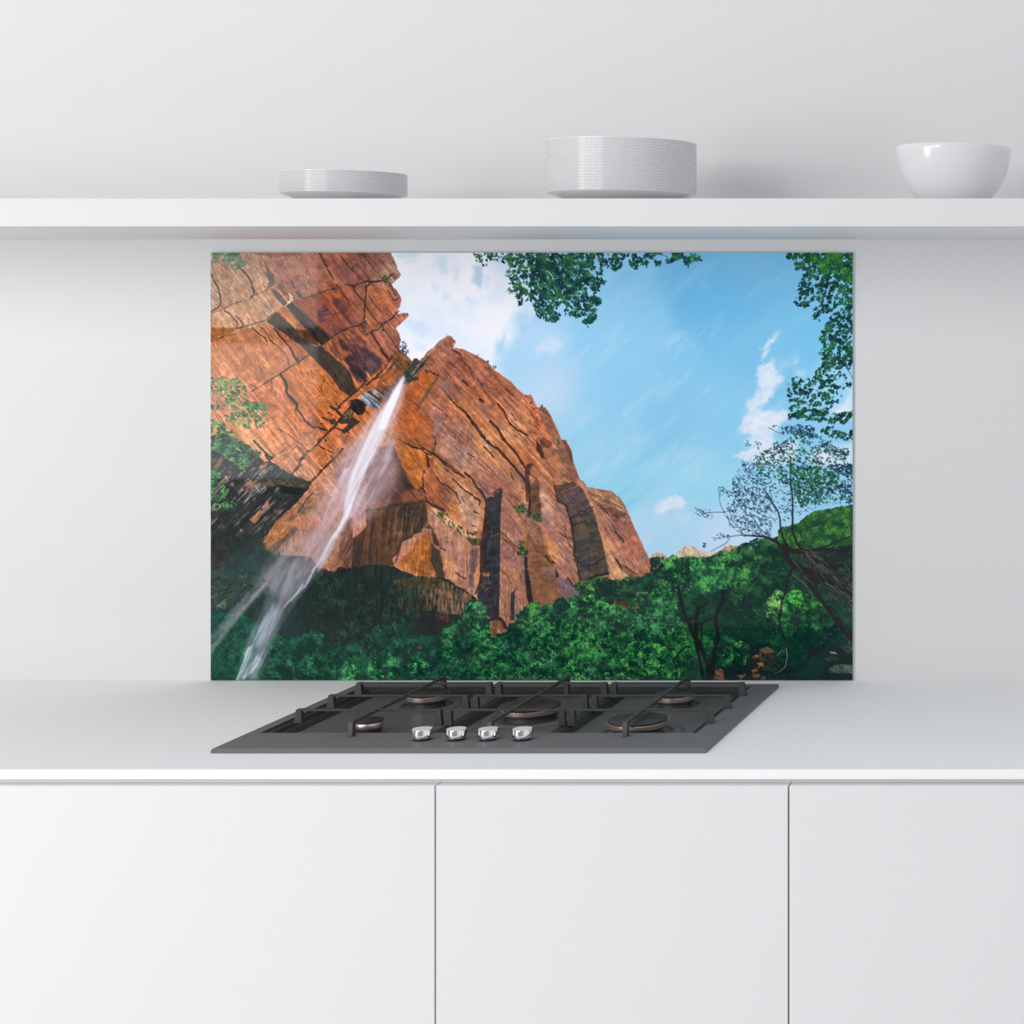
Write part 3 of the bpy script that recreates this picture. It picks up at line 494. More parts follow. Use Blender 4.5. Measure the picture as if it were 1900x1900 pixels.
    # far ridge
    poly('G 685,1035 960,1085 1060,1160 1140,1270 1260,1540 1380,1800 1430,1890 K 1450,300 1480,420 1330,380 1290,430 1000,300 G 900,1700 830,1440 740,1160', (150, 98, 82), .35, 1, 1.5, 7, c2=(186, 118, 84), tex=(58, 40, 4), k=2)
    poly('G 700,1080 900,1120 1060,1180 1130,1300 1150,1450 1000,1440 840,1280 740,1160', (190, 138, 96), .8, 1.6, 2, 7, c2=(110, 76, 62), tex=(28, 24, 3), k=2.8)
    poly('G 840,1240 960,1290 1100,1360 1130,1400 980,1400 900,1340', (104, 58, 56), .7, 2, 3, 7)
    poly('G 760,1250 960,1420 1120,1620 1130,1700 1000,1600 860,1450', (122, 92, 92), .7, 2.5, 3, 7, c2=(170, 110, 84), tex=(52, 24, 4), k=2)
    line('G 1020,1560 1080,1620 1120,1680', 4, (74, 44, 40), .85)
    line('G 840,1260 900,1320 960,1370', 2, (84, 46, 50), .7)
    poly('K 1010,220 1100,300 1280,430 1210,460 1100,360', (146, 94, 62), .9, .8, 1.2)
    poly('K 1010,215 1060,250 1110,340 1100,370 1050,300', (62, 44, 40), .9, .8, 1)
    line('K 1100,300 1200,360 1280,420', 2, (60, 40, 36), .8)
    poly('K 930,240 1000,300 1100,380 1220,470 1130,510 990,520 930,480 970,400', (220, 164, 110), .8, 1, 1.6, 6, c2=(190, 128, 84), tex=(60, 20, 3))
    poly('K 1110,700 1200,0 1100,0', (220, 164, 110), 0)

def paint_lowleft():
    # shaded, mossy ledges at the far left
    poly('E 70,440 200,400 330,440 520,560 640,660 700,730 780,740 900,820 1060,900 1180,960 1250,980 1200,1080 1100,1200 960,1330 880,1420 800,1500 700,1640 650,1730 640,1780 I 700,130 600,140 I 900,300 I 70,1100', (42, 50, 54), .95, 1, 3.5, 7, c2=(30, 36, 40), tex=(-40, 30, 4))
    S = pbox(pts('E 70,440 1250,1900 '), 0)
    inreg = pmask(pts('E 70,480 300,470 640,680 900,830 1180,980 1100,1180 900,1400 650,1700 600,1850 70,1900'), 4, 6, 12, 9)
    S, m = inreg
    n = an(XX[S], YY[S], -44, 26, 2.6, 91, 3); g = fbm(XX[S] / 22, YY[S] / 22, 95, 3)
    gate = ss(.57, .66, n) * ss(.42, .55, g) * ss(1030, 940, YY[S]) * m
    IMG[S] = IMG[S] * (1 - gate[..., None] * .75) + col((156, 138, 128)) * gate[..., None] * .75
    for s, c in (('E 100,800 280,650 300,640 220,740 160,820 120,830', (140, 108, 88)), ('E 460,1030 520,950 620,960 560,1050 500,1060', (150, 108, 92)), ('E 650,1000 700,960 740,980 690,1040', (150, 106, 92)),
                 ('E 530,1420 600,1350 650,1300 690,1350 620,1440 570,1460', (190, 128, 86)), ('E 660,1290 740,1190 760,1200 740,1280', (178, 120, 84)), ('E 820,1300 920,1310 900,1340 830,1380', (158, 92, 70)),
                 ('E 350,1620 440,1520 470,1560 420,1630', (170, 130, 112)), ('E 640,800 740,740 720,800 660,830', (168, 120, 92)), ('E 940,1400 1120,1200 1110,1360 1080,1430 1000,1450', (180, 114, 74)),
                 ('E 1200,1150 1330,1160 1330,1250 1260,1400 1220,1380', (190, 122, 76)), ('E 1060,860 1200,960 1100,920', (170, 110, 80)), ('E 540,1000 600,980 560,1060 520,1060', (150, 110, 96))):
        poly(s, c, .92, .7, 2, 6, c2=tuple(int(v * .7) for v in c), tex=(-42, 14, 3), k=1.6)
    poly('E 650,1740 760,1570 870,1430 930,1410 900,1470 1050,1500 950,1600 830,1700 760,1790', (196, 122, 66), .95, .8, 2, 6, c2=(150, 92, 56), tex=(-52, 16, 3), k=1.8)
    poly('E 1060,1490 940,1620 830,1700 760,1850 860,1850 1000,1700 1120,1560', (84, 72, 64), .85, 2, 2)
    poly('E 830,1830 900,1720 1100,1560 1250,1500 1300,1600 1260,1750 1200,1900 I 1200,180 980,200 860,150 820,200', (168, 112, 86), .9, 1.5, 2, 7, c2=(140, 96, 80), tex=(-56, 30, 5))
    poly('E 1100,1250 1200,1220 1200,1360 1120,1370', (104, 88, 74), .8, 2, 2)
    poly('E 1260,1660 1480,1430 1600,1560 1590,1740 1560,1900 I 1580,100 1530,240 1520,380 1330,330 1240,200 1240,100', (174, 108, 78), .9, 1.2, 2, 7, c2=(134, 84, 64), tex=(-58, 30, 4), k=1.8)
    poly('E 1590,1500 1740,1380 1740,1900 I 1740,100 1720,340 1640,310 1530,330 1580,150', (140, 84, 58), .9, 1.2, 2, 7, c2=(70, 54, 46), tex=(-64, 30, 3.5), k=2)
    poly('E 1480,640 1900,600 1900,1300 1660,1330 1600,1200 1560,960 1520,880', (160, 110, 94), .7, 4, 3, 8, c2=(130, 84, 72), tex=(-60, 30, 8))
    poly('E 1280,1040 1400,1050 1400,1200 1300,1160', (90, 70, 60), .5, 2, 4, 4, c2=(200, 130, 96), tex=(0, 3, 3), k=4)
    poly('E 560,940 1240,980 1200,1080 1080,1100 860,1000 780,1040', (54, 52, 40), .7, 1.5, 4, 5, c2=(96, 84, 52), tex=(30, 5, 3), k=3)
    poly('E 860,1010 1180,1060 1130,1120 900,1110', (16, 24, 26), .9, 2, 2.5)
    line('E 1240,1000 1100,1170 940,1320 880,1390', 4.2, (30, 38, 40), .9, .8, 1.5)
    line('E 1100,1330 1200,1180 1280,1100', 3, (48, 60, 66), .8)
    line('E 830,1080 700,1200 560,1320 480,1420', 2.4, (24, 30, 34), .9)
    poly('E 70,1500 500,1560 700,1700 I 830,190 700,600 300,700 70,600', (40, 42, 40), .8, 5, 4, 8, c2=(30, 48, 42), tex=(-45, 12, 4), k=2)
    poly('I 70,20 240,0 300,200 160,500 70,540', (52, 44, 42), .6, 6, 4)
    for s in ('I 440,550 500,510 530,545 460,560', 'I 130,790 250,700 250,740 160,800', 'I 460,450 500,400 520,430', 'I 100,680 140,640 130,720'):
        poly(s, (140, 112, 84), .7, 1, 2, 5)
def mist(s, c, a, soft, th, lx, ly, k=1., rough=3, lo=.35, hi=.7):
    p = pts(s); SEED[0] += 5
    S, m = pmask(p, soft, rough, 12, SEED[0])
    n = ss(lo, hi, an(XX[S], YY[S], th, lx, ly, SEED[0] + 1))
    m = (m * a * ((1 - k) + k * n))[..., None]; IMG[S] = IMG[S] * (1 - m) + col(c) * m
def paint_fall(k=1):
    W = (226, 222, 234)
    if k == 2: return fall_low()
    mist('P 735,705 752,700 738,750 722,800 740,850 728,900 690,960 650,980 600,1050 540,1110 470,1080 560,980 600,900 630,850 690,800', (186, 160, 170), .55, 16, -58, 60, 14, .6)
    mist('P 690,800 722,800 745,880 720,940 660,980 630,960 640,880', (176, 150, 165), .4, 14, -58, 50, 12, .6)
    mist('P 742,715 752,712 742,770 728,830 716,880 690,930 664,950 640,960 632,920 650,870 672,815 700,770', (214, 204, 218), .6, 11, -63, 60, 8, .7)
    mist('P 690,770 716,745 700,800 668,860 640,930 610,990 600,980 626,900 655,830', (206, 190, 204), .5, 8, -62, 60, 6, .75)
    mist('P 749,697 752,702 742,735 726,770 712,810 690,850 672,890 655,935 645,960 636,965 640,930 652,880 672,830 696,780 718,745 738,712', W, .93, 3.2, -64, 60, 5, .35, 1.5)
    mist('P 750,698 738,740 715,795 700,800 716,755 735,718', (240, 238, 246), .9, 2.2, -64, 60, 4, .2, 1)
    mist('P 700,790 716,810 690,860 680,850', W, .5, 5, -60, 30, 3, .6)
    mist('P 668,790 690,780 664,830 640,860 622,880 640,840', (200, 180, 192), .5, 6, -58, 40, 5, .7)
    mist('P 640,870 652,868 612,940 604,960 598,975 610,930', (214, 204, 220), .7, 2.6, -62, 30, 3, .5)
    mist('P 600,965 610,960 596,1000 585,1010 575,1040 565,1060 572,1010', (190, 168, 176), .45, 6, -62, 30, 5, .5)
    line('P 650,940 636,970 625,988 612,1008 600,1030 590,1046 580,1062 568,1085 555,1097 545,1108 530,1124', 5.5, (230, 226, 240), .75, 1.8, 1.6, taper=(1.2, .45))
    line('P 562,1085 550,1102 540,1112 528,1126', 3, (224, 228, 236), .8, 1, 1)
    if k == 1: mist('P 391,1060 480,1010 560,1030 560,1200 480,1262 391,1262', (84, 126, 128), .32, 20, -50, 50, 20, .4)

def fall_low():
    mist('P 640,960 650,950 625,1000 605,1040 590,1060 596,1030 620,985', (226, 222, 234), .6, 4, -60, 40, 4, .4)
    mist('P 545,1010 600,980 620,1000 596,1050 565,1095 530,1140 505,1190 480,1240 470,1262 440,1262 455,1210 470,1160 500,1090 525,1040', (150, 150, 166), .5, 9, -62, 60, 9, .75)
    mist('P 530,1050 560,1030 560,1080 530,1130 505,1165 485,1200 470,1190 490,1130 510,1080', (176, 160, 170), .5, 7, -64, 60, 7, .6)
    mist('P 505,1120 522,1130 508,1180 492,1226 480,1262 446,1262 456,1215 474,1165', (170, 184, 200), .7, 11, -64, 60, 5, .7)
    mist('P 470,1195 462,1225 452,1245 444,1262 438,1262 452,1228 458,1200', (214, 220, 232), .8, 1.6, -66, 30, 3, .5)
    mist('P 478,1214 486,1222 470,1245 452,1262 448,1256', (206, 214, 228), .7, 3, -60, 30, 3, .5)
    mist('P 540,1010 560,1000 540,1030 505,1070 470,1110 430,1150 400,1200 391,1215 391,1180 420,1140 460,1100 500,1060', (160, 156, 160), .5, 5, -48, 70, 6, .6)
    mist('P 490,1080 500,1084 450,1140 410,1190 391,1214 391,1200 430,1150', (176, 166, 168), .55, 3, -50, 70, 5, .4)

G = {}
def leaves(x, y, L, Wd, th, C, soft=.35):          # stamps little leaves on the doubled canvas, later over earlier
    B = G['B']; H2, W2 = B.shape[:2]
    K = int(np.ceil(L.max() * 2)) + 1; o = np.arange(-K, K + 1)
    ox, oy = np.meshgrid(o, o); CH = 20000
    for i in range(0, len(x), CH):
        s = slice(i, i + CH); cx = (x[s] - PX0) * 2; cy = (y[s] - PY0) * 2
        ix = np.floor(cx).astype(int); iy = np.floor(cy).astype(int)
        dx = ox[None] + (ix - cx)[:, None, None] + .5; dy = oy[None] + (iy - cy)[:, None, None] + .5
        c = np.cos(th[s])[:, None, None]; q = np.sin(th[s])[:, None, None]
        u = (dx * c + dy * q) / (L[s] * 2)[:, None, None]; v = (-dx * q + dy * c) / (Wd[s] * 2)[:, None, None]
        m = (np.abs(u) < 1) & (np.abs(v) < (1 - u * u))
        px = ix[:, None, None] + ox[None]; py = iy[:, None, None] + oy[None]
        m &= (px >= 0) & (px < W2) & (py >= 0) & (py < H2)
        n, a, b = np.nonzero(m)
        B[py[n, a, b], px[n, a, b]] = C[s][n]
def crown(cx, cy, rx, ry, n, lit=1., hue=(54, 150, 72), dark=(10, 44, 38), size=2.2, seed=0, ang=None, thin=0.):
    r = np.random.RandomState(int(cx * 7 + cy * 13 + seed) % 99991)
    t = r.rand(n) * 6.283; q = np.sqrt(r.rand(n)); k = 1 + .28 * (fbm(np.cos(t) * 2 + cx, np.sin(t) * 2 + cy, 5, 2) - .5) * 2
    x = cx + np.cos(t) * q * rx * k; y = cy + np.sin(t) * q * ry * k
    o = np.argsort(-q * .4 - (y - cy) / ry * .0 + r.rand(n) * .6); x, y, q = x[o], y[o], q[o]
    cl = fbm(x / 5.5, y / 5, 11, 3); c2 = fbm(x / 18, y / 14, 19, 2)
    if thin > 0:
        k = fbm(x / 9, y / 9, 23, 2) > thin; x, y, q, cl, c2 = x[k], y[k], q[k], cl[k], c2[k]; n = len(x)
    sh = np.clip(.36 - (y - cy) / ry * .3 - (x - cx) / rx * .06 + (cl - .5) * 2. + (c2 - .5) * 2.2 + r.randn(n) * .3, 0, 1.15) * lit
    C = col(dark) + (col(hue) - col(dark)) * np.clip(sh, 0, 1)[:, None]
    C = C + np.clip(sh - .75, 0, 1)[:, None] * np.array([.26, .26, .12]); C = C * (1 + r.randn(n, 1) * .12)
    L = size * (.6 + r.rand(n) * .7); th = (r.rand(n) * 3.14 if ang is None else np.radians(ang) + r.randn(n) * .5)
    leaves(x, y, L, L * .42, th, np.clip(C, 0, 1).astype(np.float32))
def twig(s, w, c, a=.9, taper=(1, .4)):            # branch, drawn on the doubled canvas
    p = pts(s) if isinstance(s, str) else np.array(s, np.float32)
    B = G['B']; m = w + 3
    x0 = int(max(0, (p[:, 0].min() - m - PX0) * 2)); x1 = int(min(B.shape[1], (p[:, 0].max() + m - PX0) * 2))
    y0 = int(max(0, (p[:, 1].min() - m - PY0) * 2)); y1 = int(min(B.shape[0], (p[:, 1].max() + m - PY0) * 2))
    if x1 <= x0 or y1 <= y0: return
    Y, X = np.mgrid[y0:y1, x0:x1].astype(np.float32); X = (X + .5) / 2 + PX0; Y = (Y + .5) / 2 + PY0
    d, t = segd(X, Y, p, False); r = w / 2 * (taper[0] + (taper[1] - taper[0]) * t)
    k = (ss(.35, -.35, d - r) * a)[..., None]; B[y0:y1, x0:x1] = B[y0:y1, x0:x1] * (1 - k) + col(c) * k
def region(s, n, hue, dark, size, lit=1., ang=None, thin=0., clump=9, spread=.5, bias=.5, seed=0, hi=1., asp=.46, tc=0):
    p = pts(s); r = np.random.RandomState(7 + seed + len(s)); x0, y0 = p.min(0); x1, y1 = p.max(0)
    x = x0 + r.rand(n) * (x1 - x0); y = y0 + r.rand(n) * (y1 - y0)
    X, Y = jit(x.astype(np.float32), y.astype(np.float32), clump * .6, clump * 1.5, 9 + seed)
    k = inside(X, Y, p); x, y = x[k], y[k]
    if thin > 0:
        k = fbm(x / (tc or clump), y / (tc or clump), 29 + seed, 3) > thin; x, y = x[k], y[k]
    n = len(x)
    if n == 0: return
    cl = fbm(x / clump, y / clump, 31 + seed, 3); fine = fbm(x / 3.5, y / 3.5, 37 + seed, 2)
    sh = np.clip(bias + (cl - .5) * 2.6 + (fine - .5) * 1.2 + r.randn(n) * .15, 0, 1.2) * lit
    C = col(dark) + (col(hue) - col(dark)) * np.clip(sh, 0, 1)[:, None]
    C = C + hi * np.clip(sh - .8, 0, 1)[:, None] * np.array([.3, .34, .12]); C = C * (1 + r.randn(n, 1) * .1)
    L = size * (.6 + r.rand(n) * .7); th = (r.rand(n) * 3.14 if ang is None else np.radians(ang) + r.randn(n) * spread)
    leaves(x, y, L, L * asp, th, np.clip(C, 0, 1).astype(np.float32))
def up(): G['B'] = np.repeat(np.repeat(IMG, 2, 0), 2, 1)
def down():
    B = G['B']; IMG[:] = (B[0::2, 0::2] + B[1::2, 0::2] + B[0::2, 1::2] + B[1::2, 1::2]) / 4
def flecks():
    S, m = pmask(pts(ROCK), .5, 1.3, 6, 77); m = m * ss(1240, 1150, YY[S]); X, Y = XX[S], YY[S]
    a1 = an(X, Y, 53, 12, .9, 301, 3); a2 = an(X, Y, 46, 14, .9, 303, 3); a3 = an(X, Y, 91, 16, 1., 305, 3); a4 = an(X, Y, 60, 12, .9, 307, 3); cr = an(X, Y, -36, 9, 1.1, 309, 3)
    wl = ss(25, -25, X - 770 + (Y - 700) * .9); wb = ss(940, 1000, Y) * ss(1010, 950, X); wr = ss(1050, 1100, X)
    t = a2 * (1 - wl) + a1 * wl; t = t * (1 - wb) + a3 * wb; t = t * (1 - wr) + a4 * wr
    gate = ss(.38, .62, fbm(X / 26, Y / 26, 313, 3))
    n = 1 + (t - .5) * (.16 + .8 * gate) + (cr - .5) * .22 + (fbm(X / 2.4, Y / 2.4, 317, 2) - .5) * .16 + (fbm(X / 9, Y / 9, 319, 3) - .5) * .42
    IMG[S] = np.clip(IMG[S] * (1 + (np.clip(n, .5, 1.45) - 1) * m)[..., None], 0, 1)
    hu = ((an(X, Y, 50, 22, 3, 323, 4) - .5) * .34 * m)[..., None]        # lilac and orange streaks
    IMG[S] = np.clip(IMG[S] * (1 + hu * np.array([-.15, .05, 1.1])), 0, 1)
    up(); r = np.random.RandomState(12); N = 8000; B = G['B']
    x = 391 + r.rand(N) * 850; y = 469 + r.rand(N) * 720
    k = inside(x.astype(np.float32), y.astype(np.float32), pts(ROCK)) & (fbm(x / 16, y / 16, 311, 3) > .43); x, y = x[k], y[k]; n = len(x)
    th = np.where(x + (y - 700) * .9 < 770, 54, 47); th = np.where((y > 950) & (x < 1010), 92, th); th = np.where((x > 1060), 60, th); th = np.where((y > 1000) & (x > 960) & (x < 1060), 66, th)
    th = np.where(r.rand(n) < .16, th - 86, th) + r.randn(n) * 9
    c = B[((y - PY0) * 2).astype(int).clip(0, PH * 2 - 1), ((x - PX0) * 2).astype(int).clip(0, PW * 2 - 1)]
    t = r.rand(n); f = np.where(t < .5, .6 + r.rand(n) * .26, 1.08 + r.rand(n) * .16)[:, None]
    c = np.clip(c * f + (f > 1) * np.array([.01, .006, .002]), 0, 1)
    L = 1.5 + r.rand(n) ** 2 * 7; leaves(x, y, L, .35 + r.rand(n) * .5, np.radians(th), c.astype(np.float32)); down()
def paint_green():
    # dark ground under the trees, rocks on the slope
    poly('I 70,1300 300,1250 700,1200 900,1160 1300,1100 1900,1250 J 300,1120 600,1180 880,1100 960,980 1100,900 1200,740 1300,700 1380,760 1400,1080 1470,1150 1590,1140 1660,1060 1780,980 1900,790 K 60,830 130,880 330,790 560,730 640,700 640,520 860,480 1100,520 1280,460 1440,400 1600,280 1750,240 1900,260 L 60,200 230,210 380,250 520,200 800,110 900,60 1000,60 H 1000,1350 1230,1230 1350,1130 1600,1080 1790,1050 1900,1100 P 1600,1290 380,1290', (14, 44, 38), .97, 1, 4, 8, c2=(26, 66, 44), tex=(20, 12, 6))
    poly('I 70,900 500,700 1000,700 1300,500 1600,400 1900,500 J 600,600 900,1100 600,1300 0,1300 I 1300,1300 900,1250 500,1500 70,1400', (18, 36, 34), .5, 12, 8, 12)
    for s, c in (('J 580,1270 660,1240 690,1260 620,1300', (160, 96, 62)), ('J 730,1320 820,1280 830,1320 760,1350', (96, 72, 66)), ('J 700,1400 800,1340 830,1400 800,1560 740,1640 690,1600', (44, 62, 74)), ('J 690,1480 760,1460 770,1640 700,1640', (36, 56, 70)),
                 ('J 1030,1310 1120,1290 1100,1400 1040,1370', (92, 58, 50)), ('J 0,1380 120,1400 20,1480', (84, 56, 44)), ('K 1000,730 1150,720 1200,820 1100,960 1060,980 1000,860', (140, 66, 40)),
                 ('K 1040,880 1110,820 1100,960 1070,980', (176, 84, 42)), ('K 1180,830 1280,850 1260,920 1190,900', (150, 86, 60)), ('K 1270,640 1330,640 1300,820 1270,820', (168, 92, 54)), ('K 1400,480 1450,455 1520,510 1480,530', (110, 82, 96)),
                 ('K 1400,500 1600,540 1600,620 1470,640 1400,570', (30, 26, 38)), ('K 850,1120 960,1190 1000,1240 930,1340 880,1300', (44, 40, 48)), ('K 1040,1060 1090,1060 1080,1110', (110, 60, 44))):
        poly(s, c, .9, 1, 2.5, 5, c2=tuple(int(v * .55) for v in c), tex=(30, 8, 3), k=2)
    # rocky gully at lower right
    poly('L 500,1050 900,1000 1300,900 1600,850 1790,1000 1790,1560 260,1560 300,1400 560,1380 640,1200', (18, 34, 34), .9, 3, 4)
    for s, c in (('L 760,1210 860,1190 960,1230 900,1260 820,1330 770,1330', (120, 92, 70)), ('L 780,1260 980,1240 1000,1400 900,1500 810,1500', (40, 54, 46)), ('L 1640,1090 1790,1100 1790,1240 1740,1260 1650,1180', (62, 82, 74)),
                 ('L 1520,1440 1600,1380 1790,1375 1790,1480 1560,1475', (92, 108, 98)), ('L 1530,1240 1600,1235 1620,1265 1580,1270', (140, 150, 132)), ('L 1530,1030 1660,1030 1640,1050 1540,1050', (60, 100, 120)), ('L 1510,1110 1580,1110 1570,1140', (44, 84, 100)),
                 ('L 760,1090 840,1080 880,1130 800,1150', (44, 72, 84)), ('L 880,1080 920,1070 930,1110', (140, 96, 70)), ('L 680,1290 750,1270 760,1300 700,1320', (176, 112, 78)), ('L 740,1360 800,1350 810,1400 760,1410', (184, 114, 76)),
                 ('L 670,1440 740,1420 750,1450 700,1470', (196, 96, 70)), ('L 680,1490 770,1480 760,1530 700,1520', (176, 104, 70)), ('L 520,1500 620,1480 560,1550', (130, 96, 76)), ('L 280,1440 360,1430 380,1550 270,1540', (140, 90, 64)),
                 ('L 880,1150 930,1150 930,1180 900,1185', (176, 100, 64)), ('L 770,1520 830,1510 830,1550 780,1550', (70, 108, 108)), ('L 1440,1060 1500,1040 1480,1140 1440,1160', (110, 86, 68)), ('L 1470,1310 1600,1290 1640,1330 1520,1350', (50, 76, 68)), ('L 1220,1010 1280,990 1290,1020', (70, 100, 96))):
        poly(s, c, .92, .9, 2.2, 4, c2=tuple(int(v * .6) for v in c), tex=(20, 7, 3), k=2)
    X, Y = XX[680:, 880:], YY[680:, 880:]
    up()
    # shaded tangle on the dark base at left
    region('I 70,300 500,250 900,700 900,1100 400,1200 70,1300', 3500, (44, 84, 66), (18, 34, 34), 1.5, .8, clump=14, thin=.45, ang=-60, hi=.1)
    region('I 80,450 500,420 560,560 250,820 80,820', 900, (110, 100, 66), (34, 44, 38), 1.7, .8, ang=-55, clump=8, thin=.5, hi=0)
    region('I 1200,450 1900,450 J 700,600 700,950 400,1150 0,1300 I 1300,1200', 5000, (44, 76, 56), (16, 28, 28), 2.2, .7, clump=13, thin=.5, ang=-88, spread=.2, hi=.1)
    region('I 70,830 500,900 700,1100 480,1600 70,1650', 6000, (30, 96, 70), (14, 52, 46), 1.8, .8, clump=10, hi=.2)
    region('I 800,1100 1100,1150 1500,1300 1900,1150 J 0,1100 300,950 700,1150 900,1300 900,1640 J 0,1650 I 700,1650', 11000, (34, 110, 72), (12, 40, 38), 2.1, .75, clump=12, thin=.35, hi=.3)
    down(); paint_fall(2); up()
    for c in ((563,1230,26,30,1100,.85,(36,128,82)),(580,1190,20,20,700,.7,(34,110,80)),(548,1205,20,22,600,.6,(30,104,78)),(600,1245,22,18,600,.7,(36,120,70)),
              (645,1248,20,16,800,1,(48,150,80)),(632,1240,18,18,600,.9,(44,140,76)),(700,1240,18,20,900,.95,(46,140,78)),(728,1232,12,22,600,.95,(42,140,76)),(712,1190,14,14,400,.55,(36,100,84)),(740,1205,18,14,600,.7,(36,116,80)),(776,1242,20,20,900,1,(48,150,78)),(768,1215,14,12,350,.7,(36,120,76)),
              (800,1192,26,12,500,.55,(30,90,76)),(748,1165,8,20,250,.55,(34,96,70)),(700,1262,16,12,400,1,(50,160,70))):
        crown(*c[:6], hue=c[6])
    # pale terrace trees below the ridge
    for c in ((1088,1088,22,12,700,.95,(78,138,56)),(1115,1082,20,13,700,.9,(82,136,58)),(1150,1090,26,14,900,.8,(60,124,60)),(1180,1098,26,14,800,.7,(48,108,60)),(1210,1080,20,18,800,.7,(34,100,66)),(1236,1085,20,14,600,.75,(40,110,62)),
              (1170,1076,14,8,300,.7,(60,110,60)),(1100,1105,26,10,500,.5,(40,90,54)),(1200,1115,22,12,500,.6,(60,110,76)),(1195,1106,18,9,350,.8,(100,150,84)),(1222,1050,16,18,500,.5,(36,84,60)),(1215,1042,10,10,260,.6,(40,84,70))):
        crown(*c[:6], hue=c[6], size=1.7)
    # main belt of trees: back to front
    for c in ((1250,1060,30,28,1800,1,(62,160,66)),(1275,1048,24,16,900,.95,(54,150,66)),(1300,1062,40,26,2200,.95,(56,152,66)),(1340,1048,34,22,1700,.8,(40,120,72)),(1370,1040,34,22,1700,.95,(60,150,60)),
              (1410,1030,40,28,2300,.85,(48,130,60)),(1450,1020,40,24,2000,.7,(50,116,54)),(1240,1110,30,26,1700,1,(56,160,70)),(1285,1095,40,26,2200,.85,(44,134,72)),(1330,1090,44,26,2500,.8,(38,118,76)),(1380,1080,44,28,2600,.9,(52,140,64)),(1430,1075,40,34,2600,.7,(38,110,60)),
              (1075,1120,26,16,1000,.95,(58,160,70)),(1100,1125,30,20,1300,1,(62,172,74)),(1130,1140,28,22,1300,.95,(54,156,70)),(1055,1150,26,20,1100,.8,(44,134,76)),(1015,1140,22,18,900,.85,(46,140,74)),(1042,1122,14,12,400,.5,(24,80,60)),
              (882,1140,22,24,1200,.95,(60,150,82)),(890,1170,24,26,1500,1,(56,162,80)),(870,1190,26,22,1300,.9,(46,142,76)),(840,1178,20,16,800,.85,(40,134,66)),(848,1165,12,14,400,.8,(48,136,70)),(905,1210,26,20,1300,.85,(44,140,74)),
              (840,1215,28,20,1000,.65,(34,106,70)),(960,1170,20,16,800,.75,(44,130,70)),(972,1150,16,18,700,.85,(54,146,66)),(990,1135,18,18,700,.9,(60,150,66)),(945,1190,28,20,1200,.8,(40,126,70)),(1000,1180,30,28,2000,.9,(44,146,74)),
              (1205,1150,26,22,1300,.9,(52,146,80)),(1180,1165,24,18,1000,.8,(50,136,84)),(1225,1180,26,24,1400,.9,(46,140,78)),(1190,1195,24,20,1100,.8,(36,112,78)),(1160,1145,14,12,380,.85,(54,150,84)),(1165,1180,16,18,600,.8,(48,140,70)),
              (1030,1200,34,34,2600,.95,(48,152,76)),(1060,1180,26,26,1600,.85,(44,136,74)),(1095,1165,34,22,1800,.95,(50,156,72)),(1120,1180,26,20,1200,.75,(40,122,70)),(1150,1215,24,24,1200,.85,(44,140,70)),
              (930,1245,30,18,1400,.85,(48,150,64)),(880,1245,30,20,1400,.75,(38,124,70)),(845,1245,20,18,700,.7,(34,112,68)),(900,1228,22,14,700,.9,(50,156,80)),(965,1225,26,24,1500,.8,(40,130,74)),(940,1212,20,14,700,.8,(46,130,88)),
              (990,1248,30,18,1500,.85,(44,140,78)),(1030,1245,30,20,1500,.75,(34,112,72)),(1080,1215,34,28,2200,1,(52,160,70)),(1110,1230,34,30,2400,.9,(46,146,72)),(1070,1250,34,16,1300,.8,(40,130,72)),(1140,1252,30,14,1200,.8,(44,134,72)),
              (1185,1235,34,26,2200,.95,(54,158,64)),(1215,1215,30,24,1700,1.,(60,160,64)),(1235,1250,30,16,1300,.85,(48,150,60)),(1260,1225,26,26,1500,.8,(44,136,58)),(1255,1175,30,34,2000,.8,(46,142,62)),(1100,1192,16,12,420,1.,(80,165,84)),(1090,1200,10,8,200,1.,(96,170,84)),
              (1290,1130,40,24,2000,.6,(34,100,56)),(1340,1130,44,28,2400,.55,(32,96,60)),(1390,1120,40,34,2400,.65,(40,116,60)),(1320,1170,40,30,1800,.6,(34,108,56)),(1370,1165,40,30,1700,.5,(26,84,54)),(1300,1205,30,24,1300,.75,(40,136,60)),(1345,1210,30,26,1400,.75,(42,132,62)),
              (1365,1215,22,20,900,1.,(56,160,70)),(1375,1200,16,10,400,1.1,(90,180,80)),(1400,1180,26,18,800,.5,(24,70,50)),(1450,1150,26,32,2400,1.1,(58,170,44)),(1475,1130,30,30,2400,1.,(46,160,60)),(1440,1120,16,22,900,1.05,(100,175,80)),(1432,1145,12,10,400,1.05,(110,180,96)),(1500,1130,30,28,2000,.95,(60,160,48)),
              (1485,1165,34,26,2000,.85,(36,132,56)),(1530,1145,24,20,1100,.7,(36,116,52)),(1450,1190,24,20,1000,.6,(26,96,58)),(1470,1210,26,26,1200,.5,(22,80,56)),(1515,1185,26,16,800,.5,(22,76,52)),(1560,1180,16,18,500,.7,(34,110,66)),(1500,1240,34,20,900,.35,(22,64,50))):
        crown(*c[:6], hue=c[6])
    region('K 860,900 1000,800 1400,640 1700,600 1800,900 1700,1100 1300,1100 1000,1000', 2600, (60, 150, 84), (16, 56, 44), 1.9, .9, clump=8, thin=.5)
    region('K 0,1000 600,900 1200,1200 1900,1200 1900,1650 0,1650', 7000, (60, 160, 74), (14, 50, 42), 1.9, .95, clump=9, thin=.45, seed=3)
    region('J 900,1050 1500,1150 1900,1100 1900,1650 900,1650', 3600, (50, 150, 76), (12, 44, 40), 1.9, .9, clump=9, thin=.48, seed=4)
